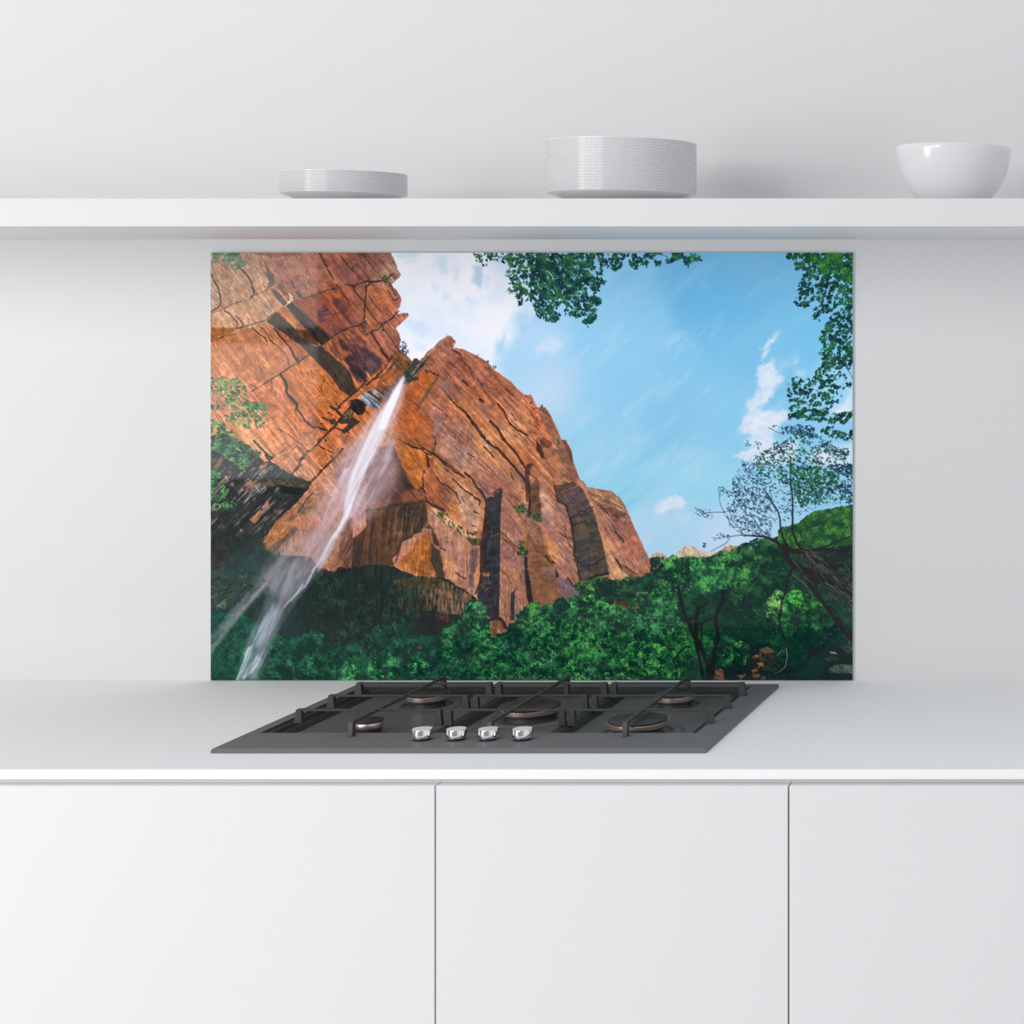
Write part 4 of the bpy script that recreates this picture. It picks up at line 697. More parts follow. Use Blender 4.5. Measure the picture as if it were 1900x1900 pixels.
    # green hill at right behind the leaning tree
    region('H 950,1340 1230,1230 1350,1130 1600,1090 1790,1060 1790,1500 1500,1540 1200,1560 1000,1500', 9000, (58, 128, 44), (22, 66, 44), 1.9, .95, clump=12, hi=.5)
    region('H 1400,1560 1790,1480 1790,1900 1700,1900 1500,1700', 2600, (44, 66, 52), (22, 30, 36), 2, .7, clump=10, hi=.1)
    region('L 1300,330 1790,100 1790,900 1600,850 1400,600', 4200, (46, 84, 54), (22, 36, 38), 2, .7, clump=10, thin=.4, hi=.2)
    # trunks of the forked tree
    T = (24, 26, 30)
    for s, w in (('K 1760,560 1790,700 1830,850 1880,980 L 20,1010 60,1120 90,1250 120,1400 150,1560', 6), ('L 90,760 70,880 60,1000 75,1090 110,1180 150,1280 190,1380 210,1560', 6.5),
                 ('L 370,540 360,680 310,780 280,880 300,1000 310,1100 270,1220 260,1330 240,1560', 7), ('L 190,700 100,760 70,860', 3.4), ('L 120,920 130,1020 120,1150 180,1280', 3.2), ('L 260,870 180,900 120,940', 3.6), ('L 310,780 420,800 560,800 700,880', 2),
                 ('L 190,1330 230,1300 270,1230', 3), ('L 830,870 900,940 940,1060', 2.4), ('K 1700,1430 1780,1320 1860,1260 1900,1270', 3), ('K 1690,1400 1740,1500 1750,1620', 2), ('K 1820,860 1740,900 1720,980 1800,1060 1740,1150', 1.6),
                 ('K 1500,380 1530,340 1570,300', 1.6), ('L 230,1370 200,1480 190,1560', 5)):
        twig(s, w, T, .95, (1, 1.05))
    for s in ('L 440,560 600,560 760,700', 'L 430,480 600,440 700,470', 'L 430,620 560,680 700,800', 'L 430,720 560,730 700,860', 'L 380,560 280,600 160,680', 'L 420,530 520,600 640,720', 'K 1650,500 1700,560 1780,600', 'L 500,880 600,960 660,1060'):
        twig(s, 1.5, (20, 34, 32), .8)
    region('L 0,220 380,260 420,540 100,600 0,500', 2600, (52, 150, 74), (16, 70, 54), 1.9, .95, clump=9, thin=.3, seed=8)
    # leaning tree and branch tangle
    Tk = (34, 28, 34)
    for s, w, t in (('H 560,1380 700,1390 830,1400 950,1450 1050,1560 1100,1680 1180,1720 1300,1790 1400,1900', 4, (.5, 3)), ('L 1060,180 1100,260 1230,330 1330,350 1450,430 1560,480 1680,560 1790,620', 8, (1.2, .8)), ('L 1030,80 1120,130 1250,140 1340,220 1480,260 1600,320', 9, (1.2, .7)),
                    ('L 1060,60 1050,140 1090,240', 8, (1, 1)), ('H 1100,560 1110,800 1130,1000 1130,1200 1130,1340 1180,1480 1250,1560', 3.4, (.5, 1.6)), ('H 800,860 880,980 960,1100 990,1200 1000,1330 1050,1480', 2.6, (.4, 1.6)), ('H 1280,1560 1400,1530 1520,1500 1640,1440 1790,1390', 3.4, (1.3, .8)),
                    ('H 1270,1555 1500,1540 1790,1555', 2.4, (1.3, .8)), ('L 1180,290 1120,330 1080,430 1050,580 1010,700 990,860 990,950 1040,1080 1060,1200 1070,1330 1030,1440 940,1480', 3.6, (1.5, .3)), ('L 1230,380 1330,520 1420,640 1500,750 1600,880 1680,1000 1790,1110', 7, (1, 1.3)),
                    ('H 1220,1400 1210,1340 1330,1290 1480,1230 1640,1140', 1.8, (1, .6)), ('H 380,1130 340,1060 320,970 340,920', 1.1, (1, .5)), ('H 380,1130 270,1130 170,1140 60,1090', 1.3, (1, .5)), ('H 170,1140 110,1170 50,1130', 1, (1, .5)), ('H 230,1560 400,1470 440,1400 560,1380', 1.3, (.7, 1)), ('H 330,960 310,870 360,860', 1, (1, .5)),
                    ('H 880,1400 760,1300 700,1200 600,1130', 1.6, (1, .5)), ('H 800,1400 700,1340 560,1300 430,1280', 1.4, (1, .5)), ('H 940,1100 880,960 800,860', 1.6, (1, .5)), ('H 1130,1000 1180,900 1200,760', 1.6, (1, .5)), ('H 1130,900 1060,760 1040,640', 1.5, (1, .5)), ('H 1640,500 1500,460 1420,470', 1.4, (1, .5)),
                    ('H 870,200 940,240 1040,280', 1.1, (1, .5)), ('D 1720,1310 1760,1380 1790,1440', 1.2, (1, .7)), ('C 680,500 700,570', 1, (1, 1)), ('C 800,70 860,190 930,230', 1.2, (1, .6)), ('C 1800,90 1850,160 1900,120', 1.1, (1, .6)), ('C 1560,80 1640,110', 1, (1, .6))):
        twig(s, w, Tk, .92, t)
    rng = np.random.RandomState(5)
    for k in range(70):
        x = 1470 + rng.rand() * 110; y = 1030 + (x - 1470) * .62 + rng.randn() * 16; L = 20 + rng.rand() * 40; a = np.radians(32 + rng.randn() * 16)
        c = (120, 96, 92) if rng.rand() < .45 else (60, 48, 52) if rng.rand() < .6 else (26, 24, 30)
        twig([(x, y), (x + L * .5 * np.cos(a), y + L * .5 * np.sin(a) + rng.randn() * 3), (x + L * np.cos(a + .2), y + L * np.sin(a + .2))], 1 + rng.rand(), c, .75)
    twig('L 1060,1200 1070,1300 1050,1400 1000,1450 930,1480', 1.8, (130, 140, 116), .9); twig('L 960,1280 1000,1240 1050,1220', 1.8, (120, 134, 110), .8)
    # fine foliage of the leaning tree against the sky
    NV = (24, 62, 66); DK = (18, 36, 66)
    region('H 460,780 560,640 740,480 900,420 1100,520 1400,560 1640,700 1680,860 1500,1000 1300,1120 1000,1250 700,1300 500,1230 380,1100 470,980', 5600, (22, 92, 60), DK, 2.1, .95, ang=-20, spread=.8, thin=.53, clump=9, hi=.3, seed=11, asp=.27, tc=3.6)
    region('H 460,780 620,640 740,600 900,900 900,1380 600,1400 420,1240 370,1130 480,1000', 4600, (48, 86, 110), (34, 52, 92), 1.8, .9, ang=40, spread=.5, thin=.52, clump=6, hi=.1, seed=12, asp=.27, tc=3.6)
    region('H 700,500 1000,380 1200,200 1400,260 1650,420 1790,620 1790,1000 1500,1060 1200,1000 1000,800 750,700', 8200, (26, 104, 58), (18, 44, 60), 2.3, .95, ang=10, spread=.6, thin=.55, clump=9, hi=.3, seed=13, asp=.27, tc=3.6)
    region('H 1100,600 1500,640 1650,800 1450,1000 1250,1080 1100,900', 3500, (28, 104, 56), (18, 56, 56), 2.3, .95, thin=.48, clump=10, hi=.3, seed=14, asp=.27, tc=3.6)
    for s, n in (('H 560,560 650,560 640,600 590,630 560,600', 26), ('H 600,330 680,330 660,400 610,410', 24), ('H 300,850 370,850 420,920 340,940', 40), ('H 400,900 560,880 560,960 420,960', 90), ('H 50,1080 140,1100 280,1120 260,1220 130,1190 60,1140', 70), ('H 240,1400 420,1330 440,1400 260,1450', 80),
                 ('H 700,340 800,360 760,440 720,420', 60), ('H 880,380 1080,340 1120,420 960,460', 200), ('H 860,170 960,180 900,220', 24), ('H 1000,180 1160,180 1150,280 1010,260', 170), ('H 140,1470 180,1470 180,1510 140,1520', 30), ('H 1160,160 1380,180 1360,330 1180,320', 480),
                 ('H 1380,290 1640,430 1640,520 1400,430', 420), ('H 1640,420 1750,430 1740,520 1660,500', 130), ('H 1520,600 1790,600 1790,760 1600,700', 700), ('H 1640,840 1790,800 1790,1040 1660,1000', 420)):
        region(s, int(n * .9), (32, 78, 84), (22, 40, 78), 2.3, .9, ang=20, spread=.7, clump=7, hi=.1, asp=.28, thin=.4, tc=3)
    # overhanging leaves: right edge
    LG = (36, 106, 62); LD = (14, 46, 54)
    for s, n, th in (('D 1050,60 1180,60 1790,60 1790,660 1640,620 1560,700 1480,720 1460,640 1400,580 1330,600 1300,640 1190,650 1140,590 1180,520 1190,420 1250,320 1300,260 1240,250 1160,240 1120,160 1060,110', 6200, .44),
                     ('D 1360,640 1500,640 1540,700 1440,740 1410,820 1350,790', 230, .3), ('D 1560,720 1790,640 1790,1340 1700,1320 1560,1340 1440,1330 1480,1200 1420,1180 1480,1080 1420,1000 1450,920 1520,830', 4200, .44),
                     ('D 1350,1420 1450,1300 1600,1330 1740,1420 1700,1480 1640,1680 1560,1760 1500,1900 1100,1900 1060,1820 1100,1720 1060,1640 1080,1480 1130,1420 1260,1460', 4000, .48), ('D 1700,1500 1790,1460 1790,1540 1720,1530', 60, .3),
                     ('H 1060,0 1520,0 1460,160 1300,60 1240,120 1100,90', 900, .42), ('H 1580,40 1700,60 1790,20 1790,90 1700,160 1600,150 1560,220 1700,260 1760,340 1640,330 1520,280 1440,220', 1300, .42), ('H 1720,220 1790,230 1790,330 1740,300', 140, .4), ('D 1590,1830 1790,1790 1790,1860 1620,1900', 220, .4)):
        region(s, int(n * .8), LG, LD, 3.0, .9, ang=-38, spread=.5, thin=th + .03, clump=11, tc=4.5, hi=.3, seed=21, asp=.36)
    region('D 1240,60 1790,60 1790,400 1640,300 1500,330 1350,200', 2200, (50, 138, 54), (20, 70, 44), 3.2, 1, clump=12, thin=.45, hi=.5, seed=23)
    # overhanging leaves: top
    for s, n, th in (('B 1240,60 1900,60 1900,640 1790,690 1760,600 1690,540 1640,520 1660,420 1620,300 1660,250 1640,170 1560,160 1430,130 1420,200 1370,230 1300,170 1260,110', 1700, .44),
                     ('B 1640,60 1900,60 1900,560 1780,560 1700,460 1680,300', 900, .4),
                     ('C 0,60 790,60 800,200 720,300 880,380 830,500 760,500 700,400 700,560 860,640 800,740 820,800 740,900 640,870 600,800 440,800 430,700 400,620 330,700 390,790 350,890 220,870 100,800 80,700 0,540', 6200, .4),
                     ('C 0,60 780,60 720,360 600,480 400,560 120,600 0,500', 3600, .36),
                     ('C 790,60 1180,60 1100,150 1080,240 1010,280 980,210 900,260 830,240 860,180 800,120', 800, .44), ('C 1170,60 1560,60 1470,130 1360,200 1260,250 1190,200', 800, .42), ('C 1480,130 1570,190 1520,240 1490,210', 60, .2), ('C 1680,60 1820,60 1800,140 1680,160', 190, .35), ('C 1820,120 1900,110 1900,240 1850,220', 80, .3),
                     ('D 0,60 40,60 150,110 130,150 0,170', 90, .2), ('C 690,580 860,600 850,660 700,640', 110, .2)):
        region(s, int(n * .82), (42, 108, 62), (14, 46, 60), 2.9, .92, ang=60, spread=.7, thin=th + .03, clump=9, tc=4.5, hi=.4, seed=31, asp=.38)
    for k, (x, y) in enumerate(((1097,520),(1118,522),(1106,552),(1070,585),(1095,590),(1030,592),(1020,575),(1110,560),(1090,600),(1112,505),(1178,493),(1197,490),(1220,488),(1140,498),(1105,540),(965,560),(1240,485))):
        r = np.random.RandomState(k); n = 13; th = r.rand(n) * 6.283; q = 2 + r.rand(n) * 4.5
        leaves(x + np.cos(th) * q, y + np.sin(th) * q, np.full(n, 3.2), np.full(n, 1.35), th, np.tile(col((20, 74, 62)), (n, 1)) * (1 + .3 * r.randn(n, 1)).clip(.5, 1.6))
    # small growth on the rock
    for s, n in (('A 170,70 440,70 500,190 420,260 340,250 240,180', 420), ('A 70,60 180,60 160,160 100,200', 120)):
        region(s, n, (92, 146, 90), (48, 92, 72), 2, 1, clump=6, thin=.3, hi=.3)
    region('A 70,60 420,60 380,90 100,90', 160, (50, 150, 40), (20, 50, 20), 2, 1, clump=6)
    for s, n in (('A 70,1520 220,1510 420,1570 500,1640 480,1720 540,1800 700,1840 740,1900 200,1900 240,1780 150,1720 70,1680', 1700), ('E 300,0 740,60 740,270 700,340 480,350 220,240 200,190 340,180', 1500), ('E 70,70 200,60 180,120 80,140', 100), ('E 70,240 260,280 240,380 330,360 380,400 200,420 80,460', 900),
                 ('E 70,480 330,440 500,540 660,640 640,700 500,620 560,800 480,860 280,720 200,640 100,600', 1900), ('E 70,800 160,830 200,1000 280,1080 260,1180 70,1200', 900), ('E 80,1260 300,1200 380,1260 200,1320 80,1310', 500)):
        region(s, n, (88, 150, 84), (34, 80, 54), 2.1, 1, ang=20, spread=.7, clump=7, thin=.4, hi=.4, seed=41)
    for c in ((748,641,7,8,70),(752,652,7,6,40),(905,672,2.5,3,16),(918,681,3,3,16),(1005,754,2.5,3,16),(985,748,2,3,12)):
        crown(*c, .7, hue=(60, 96, 90), dark=(30, 50, 60), size=1.4)
    for s, n in (('F 1740,1270 1880,1240 1900,1340 1780,1330', 240), ('G 10,1360 140,1310 160,1440 60,1420', 260), ('F 1810,1680 1860,1700 1850,1860 1820,1860', 130), ('J 1810,20 1860,60 1850,160 1790,160', 130), ('F 910,1620 960,1620 950,1690 920,1690', 30), ('B 170,340 260,330 270,420 200,400', 60), ('B 180,950 240,960 210,1000', 30), ('F 830,1330 900,1340 900,1400 860,1400', 50),
                 ('G 320,460 360,460 370,530 330,540', 36), ('G 380,980 480,960 420,1020', 30), ('J 1740,590 1780,580 1770,630', 16), ('B 330,1370 420,1360 400,1400', 30), ('A 1860,860 1900,850 1900,900', 24), ('B 0,1690 70,1680 40,1730', 40), ('E 1150,660 1200,640 1190,690', 20)):
        region(s, n, (84, 128, 62), (34, 54, 40), 1.7, .9, clump=5, hi=.3)
    down()
    g = ss(.02, .16, IMG[..., 1] - np.maximum(IMG[..., 0], IMG[..., 2]))[..., None] * .16      # calmer greens
    IMG[:] = IMG * (1 - g) + (IMG.mean(-1, keepdims=True) * np.array([.95, 1.0, .98])) * g
    o = ss(.08, .3, IMG[..., 0] - IMG[..., 2])[..., None] * .13                                # calmer oranges
    IMG[:] = IMG * (1 - o) + (IMG.mean(-1, keepdims=True) * np.array([1.12, 1.06, 1.04])) * o
# ---------------------------------------------------------------- room
link('wall_back', boxme('wall_back', -6.5, 3.2, WALLY, WALLY + .12, 0, 3.2), m=M['wall'], kind='structure')
link('right_blocker_wall', boxme('right_blocker_wall', 1.62, 1.74, -3, WALLY - .0005, .0005, 3.2), m=M['floor'], kind='structure')  # unseen wall, added to block ambient light from the right
link('floor', boxme('floor', -9, 6, -12, WALLY, -.05, 0), m=M['floor'], kind='structure')

# ---------------------------------------------------------------- fitted units
HX0, HX1, HY0, HY1 = -1.4785, -.7336, 2.769, 3.255           # hob outline
HO = .012                                                    # how far the hob laps over its cut-out
def worktop():
    bm = bmesh.new(); X = [-3.6, HX0 + HO, HX1 - HO, 1.6]; Y = [DW, HY0 + HO, HY1 - HO, WALLY]; z0, z1 = WT - .014, WT
    g = {}
    for k, z in enumerate((z0, z1)):
        for i, x in enumerate(X):
            for j, y in enumerate(Y): g[i, j, k] = bm.verts.new((x, y, z))
    for i in range(3):
        for j in range(3):
            if i == 1 and j == 1: continue
            for k in (0, 1): bm.faces.new([g[i, j, k], g[i + 1, j, k], g[i + 1, j + 1, k], g[i, j + 1, k]])
    for i in range(3):
        for j in (0, 3): bm.faces.new([g[i, j, 0], g[i + 1, j, 0], g[i + 1, j, 1], g[i, j, 1]])
    for j in range(3):
        for i in (0, 3): bm.faces.new([g[i, j, 0], g[i, j + 1, 0], g[i, j + 1, 1], g[i, j, 1]])
    for a, b in (((1, 1), (2, 1)), ((2, 1), (2, 2)), ((2, 2), (1, 2)), ((1, 2), (1, 1))): bm.faces.new([g[a + (0,)], g[b + (0,)], g[b + (1,)], g[a + (1,)]])
    bmesh.ops.recalc_face_normals(bm, faces=bm.faces)
    es = [e for e in bm.edges if all(abs(v.co.y - DW) < 1e-6 and abs(v.co.z - z1) < 1e-6 for v in e.verts)]
    bmesh.ops.bevel(bm, geom=es, offset=.0012, segments=2, affect='EDGES')
    return mesh(bm, 'worktop', True)
wt = link('worktop', worktop(), m=M['top'], label='long thin white worktop that carries the gas hob', category='worktop')
DF = 2.66; DT = CAMZ - 878 * DF / FPX; DTH = .0185           # door front plane, door top, door thickness
def cabinet(x0, x1, label):
    c = empty('base_cabinet', ((x0 + x1) / 2, DF, 0), label, 'cabinet', 'white handleless base cabinets')
    lx0, lx1 = x0 - c.location.x, x1 - c.location.x
    bm = bmesh.new(); box(bm, lx0 + .0002, lx1 - .0002, DTH + .002, WALLY - DF - .001, .10, WT - .0145)
    link('carcass', mesh(bm, 'carcass'), c, M['rail'])
    link('door', boxme('door', lx0 + .0011, lx1 - .0011, 0, DTH, .11, DT, bev=.0006, seg=1), c, M['lac'])
    bm = bmesh.new(); box(bm, lx0 + .0002, lx1 - .0002, .05, .066, .0005, .0995)
    link('plinth', mesh(bm, 'plinth'), c, M['lac'])
    return c
S1, S2 = (807.3 - VX) * DF / FPX, (1463 - VX) * DF / FPX
cabinet(S1 - .9, S1, 'white handleless base cabinet at the left end, under the left half of the hob')
cabinet(S1, S2, 'white handleless base cabinet in the middle, under the right half of the hob')
cabinet(S2, S2 + .6, 'white handleless base cabinet at the right end, right of the hob')
SHF = 2.823; SHB = CAMZ + 160 * SHF / FPX; SHT = CAMZ + 212 * SHF / FPX
link('wall_shelf', boxme('wall_shelf', -3.6, 1.6, SHF, WALLY - .0005, SHB, SHT, bev=.0008, seg=2), m=M['shelf'],
     label='long thick white shelf on the wall above the landscape splashback', category='shelf')

# ---------------------------------------------------------------- splashback
def splash():
    x0, _, z1 = px(391, 469, WALLY - .005); x1, _, z0 = px(1582, 1262, WALLY - .005); z0 = max(z0, WT + .0005)
    c = empty('glass_splashback', ((x0 + x1) / 2, WALLY, z0), 'glass splashback printed with a red rock canyon, a waterfall and green trees', 'splashback')
    cx = c.location.x
    link('glass_pane', boxme('glass_pane', x0 - cx, x1 - cx, -.0048, -.0004, 0, z1 - z0), c, M['glass'])
    nx, ny = PW, PH
    gx = np.linspace(x0 - cx, x1 - cx, nx); gz = np.linspace(z1 - z0, 0, ny)
    co = np.zeros((ny, nx, 3), np.float32); co[..., 0] = gx[None]; co[..., 1] = -.005; co[..., 2] = gz[:, None]
    me = bpy.data.meshes.new('printed_landscape'); nv = nx * ny; nf = (nx - 1) * (ny - 1)
    me.vertices.add(nv); me.vertices.foreach_set('co', co.ravel())
    i = np.arange(nv).reshape(ny, nx); q = np.stack([i[:-1, :-1], i[1:, :-1], i[1:, 1:], i[:-1, 1:]], -1).reshape(-1, 4).astype(np.int32)
    me.loops.add(nf * 4); me.loops.foreach_set('vertex_index', q.ravel())
    me.polygons.add(nf); me.polygons.foreach_set('loop_start', np.arange(nf, dtype=np.int32) * 4)
    me.update(calc_edges=True)
    a = me.color_attributes.new('print', 'BYTE_COLOR', 'POINT')
    im = np.clip(IMG, 0, 1)
    c4 = np.ones((ny, nx, 4), np.float32); c4[..., :3] = im
    a.data.foreach_set('color_srgb', c4.ravel())
    m = bpy.data.materials.new('printed_glass'); m.use_nodes = True; nt = m.node_tree; b = nt.nodes['Principled BSDF']
    at = nt.nodes.new('ShaderNodeVertexColor'); at.layer_name = 'print'
    gm = nt.nodes.new('ShaderNodeMix'); gm.data_type = 'RGBA'; gm.blend_type = 'MULTIPLY'; gm.inputs[0].default_value = 1
    gm.inputs[7].default_value = (PRINT_K, PRINT_K, PRINT_K, 1)
    nt.links.new(at.outputs[0], gm.inputs[6]); nt.links.new(gm.outputs[2], b.inputs['Base Color'])
    b.inputs['Roughness'].default_value = .03; b.inputs['Specular IOR Level'].default_value = .18
    link('printed_landscape', me, c, m, label='landscape print: red cliffs, thin waterfall, blue sky and green trees')
PRINT_K = 1.26
paint_sky(); paint_rock(); paint_left(); paint_mid(); paint_right(); paint_lowleft(); flecks(); paint_fall(); paint_green()
splash()

# ---------------------------------------------------------------- hob
hob = empty('gas_hob', ((HX0 + HX1) / 2, HY0, WT), 'dark grey built-in gas hob with five burners, in the white worktop', 'hob')
OX, OY = hob.location.x, hob.location.y
def L(x, y): return x - OX, y - OY
IX0, IX1, IY0, IY1 = -1.457, -.7755, 2.873, 3.231; HT = .0072; FL = -.006
def frame():
    bm = bmesh.new()
    def ring(x0, x1, y0, y1, z): a, b = L(x0, y0), L(x1, y1); return [bm.verts.new(v) for v in ((a[0], a[1], z), (b[0], a[1], z), (b[0], b[1], z), (a[0], b[1], z))]
    R = [ring(HX0 + .0008, HX1 - .0008, HY0 + .0008, HY1 - .0008, .0002), ring(HX0, HX1, HY0, HY1, .0006), ring(HX0, HX1, HY0, HY1, .0042), ring(HX0 + .0016, HX1 - .0016, HY0 + .002, HY1 - .0016, HT - .0006), ring(HX0 + .004, HX1 - .004, HY0 + .0045, HY1 - .004, HT),
         ring(IX0, IX1, IY0, IY1, HT), ring(IX0 + .003, IX1 - .003, IY0 + .002, IY1 - .002, HT - .003), ring(IX0 + .010, IX1 - .008, IY0 + .003, IY1 - .004, HT - .0035), ring(IX0 + .014, IX1 - .010, IY0 + .004, IY1 - .010, HT - .0085), ring(IX0 + .020, IX1 - .014, IY0 + .006, IY1 - .022, HT - .009), ring(IX0 + .030, IX1 - .022, IY0 + .010, IY1 - .030, FL - .001), ring(IX0 + .030, IX1 - .022, IY0 + .010, IY1 - .030, FL - .0025),
         ring(HX0 + .016, HX1 - .016, HY0 + .016, HY1 - .016, FL - .0025), ring(HX0 + .016, HX1 - .016, HY0 + .016, HY1 - .016, .0002)]
    R.append(R[0]); bm2 = bmesh.new()
    for k, (a, b) in enumerate(zip(R, R[1:])):
        for i in range(4):
            v = (a[i], a[(i + 1) % 4], b[(i + 1) % 4], b[i])
            if 5 <= k <= 9: bm2.faces.new([bm2.verts.new(q.co) for q in v])
            else: bm.faces.new(v)
    bmesh.ops.remove_doubles(bm2, verts=bm2.verts, dist=1e-6)
    return mesh(bm, 'surround', False), mesh(bm2, 'inner_lip', False)
fr, lip = frame()
link('surround', fr, hob, M['rim']); link('inner_lip', lip, hob, M['ridge'])  # the lip's dark colour holds the shade of the recess walls
a, b = L(IX0 + .0305, IY0 + .0105), L(IX1 - .0225, IY1 - .0305)
link('burner_tray', boxme('burner_tray', a[0], b[0], a[1], b[1], FL - .0022, FL), hob, M['pan'])
def ridge(xc, wd=.034):
    bm = bmesh.new(); y0, y1 = L(0, IY0 + .0112)[1], L(0, IY1 - .031)[1]; x = L(xc, 0)[0]
    P = [(-wd / 2, FL + .0003), (-wd / 2 + .010, HT - .004), (wd / 2 - .010, HT - .004), (wd / 2, FL + .0003)]
    A = [bm.verts.new((x + p, y0, z)) for p, z in P]; B = [bm.verts.new((x + p, y1, z)) for p, z in P]
    for i in range(4): bm.faces.new((A[i], A[(i + 1) % 4], B[(i + 1) % 4], B[i]))
    bm.faces.new(A); bm.faces.new(B[::-1]); return mesh(bm, 'divider')
for xc in (-1.189, -1.004): link('divider', ridge(xc), hob, M['ridge'])
BURN = [(684, 1334.5, 57, 1), (793, 1284, 79, 0), (983.5, 1306.5, 117, 0), (1252.6, 1284.5, 76, 0), (1183, 1332.6, 112, 1)]
CAPZ = .0178
for bx, by, bw, fr in BURN:
    zc = CAMZ - WT - CAPZ; Y = FPX * zc / (by - VY); X = (bx - VX) * Y / FPX; r = bw * Y / math.sqrt(FPX ** 2 + (bx - VX) ** 2) / 2
    e = bpy.data.objects.new('burner', None); COL.objects.link(e); e.parent = hob; lx, ly = L(X, Y); e.location = (lx, ly, 0); e.empty_display_size = .02
    bm = bmesh.new(); lathe(bm, [(0, FL + .0002), (r * .84, FL + .0002), (r * .80, .0010), (r * .93, .0030), (r * .93, .0062), (0, .0062)], 72); link('base', mesh(bm, 'base', True), e, M['cap'])
    bm = bmesh.new(); hh = .0072 if bw > 60 else .0078
    lathe(bm, [(r * .9, .0064), (r * 1.0, .0064), (r * 1.01, .0085), (r * 1.01, .0064 + hh - .0006), (r * .995, .0064 + hh), (r * .9, .0064 + hh)], 96, closed=True)
    nT = int(r * 900)
    for i in range(nT):
        t = 2 * math.pi * i / nT; c, s = math.cos(t), math.sin(t); rr = r * .985; wv = .0006
        vs = [bm.verts.new((rr * c - q * s * wv + d * c * .0012, rr * s + q * c * wv + d * s * .0012, z)) for z in (.0064 + hh - .0002, .0064 + hh + .0011) for d, q in ((-1, -1), (1, -1), (1, 1), (-1, 1))]
        for f in ((0, 1, 2, 3), (4, 5, 6, 7), (0, 1, 5, 4), (1, 2, 6, 5), (2, 3, 7, 6), (3, 0, 4, 7)): bm.faces.new([vs[k] for k in f])
    link('flame_ring', mesh(bm, 'flame_ring', True), e, M['copper'], label='copper coloured flame ring')
    z0 = .0064 + hh + .0013
    bm = bmesh.new(); lathe(bm, [(0, z0), (r * .985, z0), (r * 1.0, z0 + .0008), (r * .995, CAPZ - .0006), (r * .96, CAPZ), (0, CAPZ + .0003)], 96); link('cap', mesh(bm, 'cap', True, 30), e, M['cap'])
    bm = bmesh.new(); R1, R2 = r * 1.12 + .002, r * 1.42 + .006
    lathe(bm, [(R1, FL + .0004), (R1 + .001, FL + .0022), ((R1 + R2) / 2, FL + .0030), (R2 - .002, FL + .0022), (R2, FL + .0004)], 96, closed=True); link('drip_ring', mesh(bm, 'drip_ring', True, 60), e, M['pan'])
    # igniter pin
    t = math.radians(150); bm = bmesh.new(); lathe(bm, [(0, FL + .0003), (.0016, FL + .0003), (.0016, .012), (.0009, .013), (.0009, .0162), (0, .0168)], 16, (r + .006) * math.cos(t), (r + .006) * math.sin(t)); link('igniter', mesh(bm, 'igniter', True), e, M['steel'])
# grates
BT = .0300                                                   # top of the bars
ROWS = (2.937, 3.047, 3.148)
def prism(bm, q, y0, y1):                                     # q: polygon in x,z extruded in y
    A = [bm.verts.new((x, y0, z)) for x, z in q]; B = [bm.verts.new((x, y1, z)) for x, z in q]; n = len(q)
    for i in range(n): bm.faces.new((A[i], A[(i + 1) % n], B[(i + 1) % n], B[i]))
    bm.faces.new(A); bm.faces.new(B[::-1])
def prismx(bm, q, x0, x1):                                    # q: polygon in y,z extruded in x
    A = [bm.verts.new((x0, y, z)) for y, z in q]; B = [bm.verts.new((x1, y, z)) for y, z in q]; n = len(q)
    for i in range(n): bm.faces.new((A[i], A[(i + 1) % n], B[(i + 1) % n], B[i]))
    bm.faces.new(A); bm.faces.new(B[::-1])
def soft(bm, o=.0006): bmesh.ops.recalc_face_normals(bm, faces=bm.faces); bmesh.ops.bevel(bm, geom=list(bm.edges), offset=o, segments=1, affect='EDGES'); return bm
for gx0, gx1, gxb, wl, wr, lab in ((-1.4335, -1.2005, -1.304, 1, 0, 'left'), (-1.1945, -1.0035, -1.089, 0, 0, 'mid'), (-.9975, -.768, -.8795, 0, 1, 'right')):
    e = bpy.data.objects.new('grate', None); COL.objects.link(e); e.parent = hob; ex, ey = L((gx0 + gx1) / 2, ROWS[1]); e.location = (ex, ey, 0)
    def G2(x, y): return x - OX - ex, y - OY - ey
    for Y in ROWS:
        a, y = G2(gx0, Y); b, _ = G2(gx1, Y)
        bm = bmesh.new(); prismx(bm, [(y, BT - .0032), (y, BT - .0002), (y + .0075, BT - .0002), (y + .0075, BT - .0032)], a + .0012, b - .0012); link('crossbar', mesh(soft(bm), 'crossbar', True), e, M['iron'])
        for s, x, foot in ((1, a, HT if wl else HT - .0038), (-1, b, HT if wr else HT - .0038)):
            out = .0028 if (s == 1 and wl) or (s == -1 and wr) else .0012
            bm = bmesh.new(); prism(bm, [(x - s * out, foot + .0002), (x + s * .0012, BT - .001), (x + s * .0030, BT), (x + s * .0105, BT), (x + s * .0098, BT - .0035), (x + s * .0110, foot + .0002)], y - .0008, y + .0088)
            link('leg', mesh(soft(bm, .0005), 'leg', True), e, M['iron'])
    x, y0 = G2(gxb, 2.846); _, y1 = G2(gxb, 3.205)
    bm = bmesh.new(); prism(bm, [(x - .0036, BT - .0035), (x - .003, BT + .0006), (x + .003, BT + .0006), (x + .0036, BT - .0035)], y0 + .002, y1 - .002); link('long_bar', mesh(soft(bm), 'long_bar', True), e, M['iron'])
    for yy, s, foot in ((y0, 1, HT), (y1, -1, -.0018)):
        bm = bmesh.new(); prismx(bm, [(yy - s * .0015, foot + .0002), (yy + s * .0012, BT - .001), (yy + s * .003, BT + .0007), (yy + s * .010, BT + .0007), (yy + s * .0100, BT - .004), (yy + s * .0115, foot + .0002)], x - .0038, x + .0038)
        link('leg', mesh(soft(bm, .0005), 'leg', True), e, M['iron'])
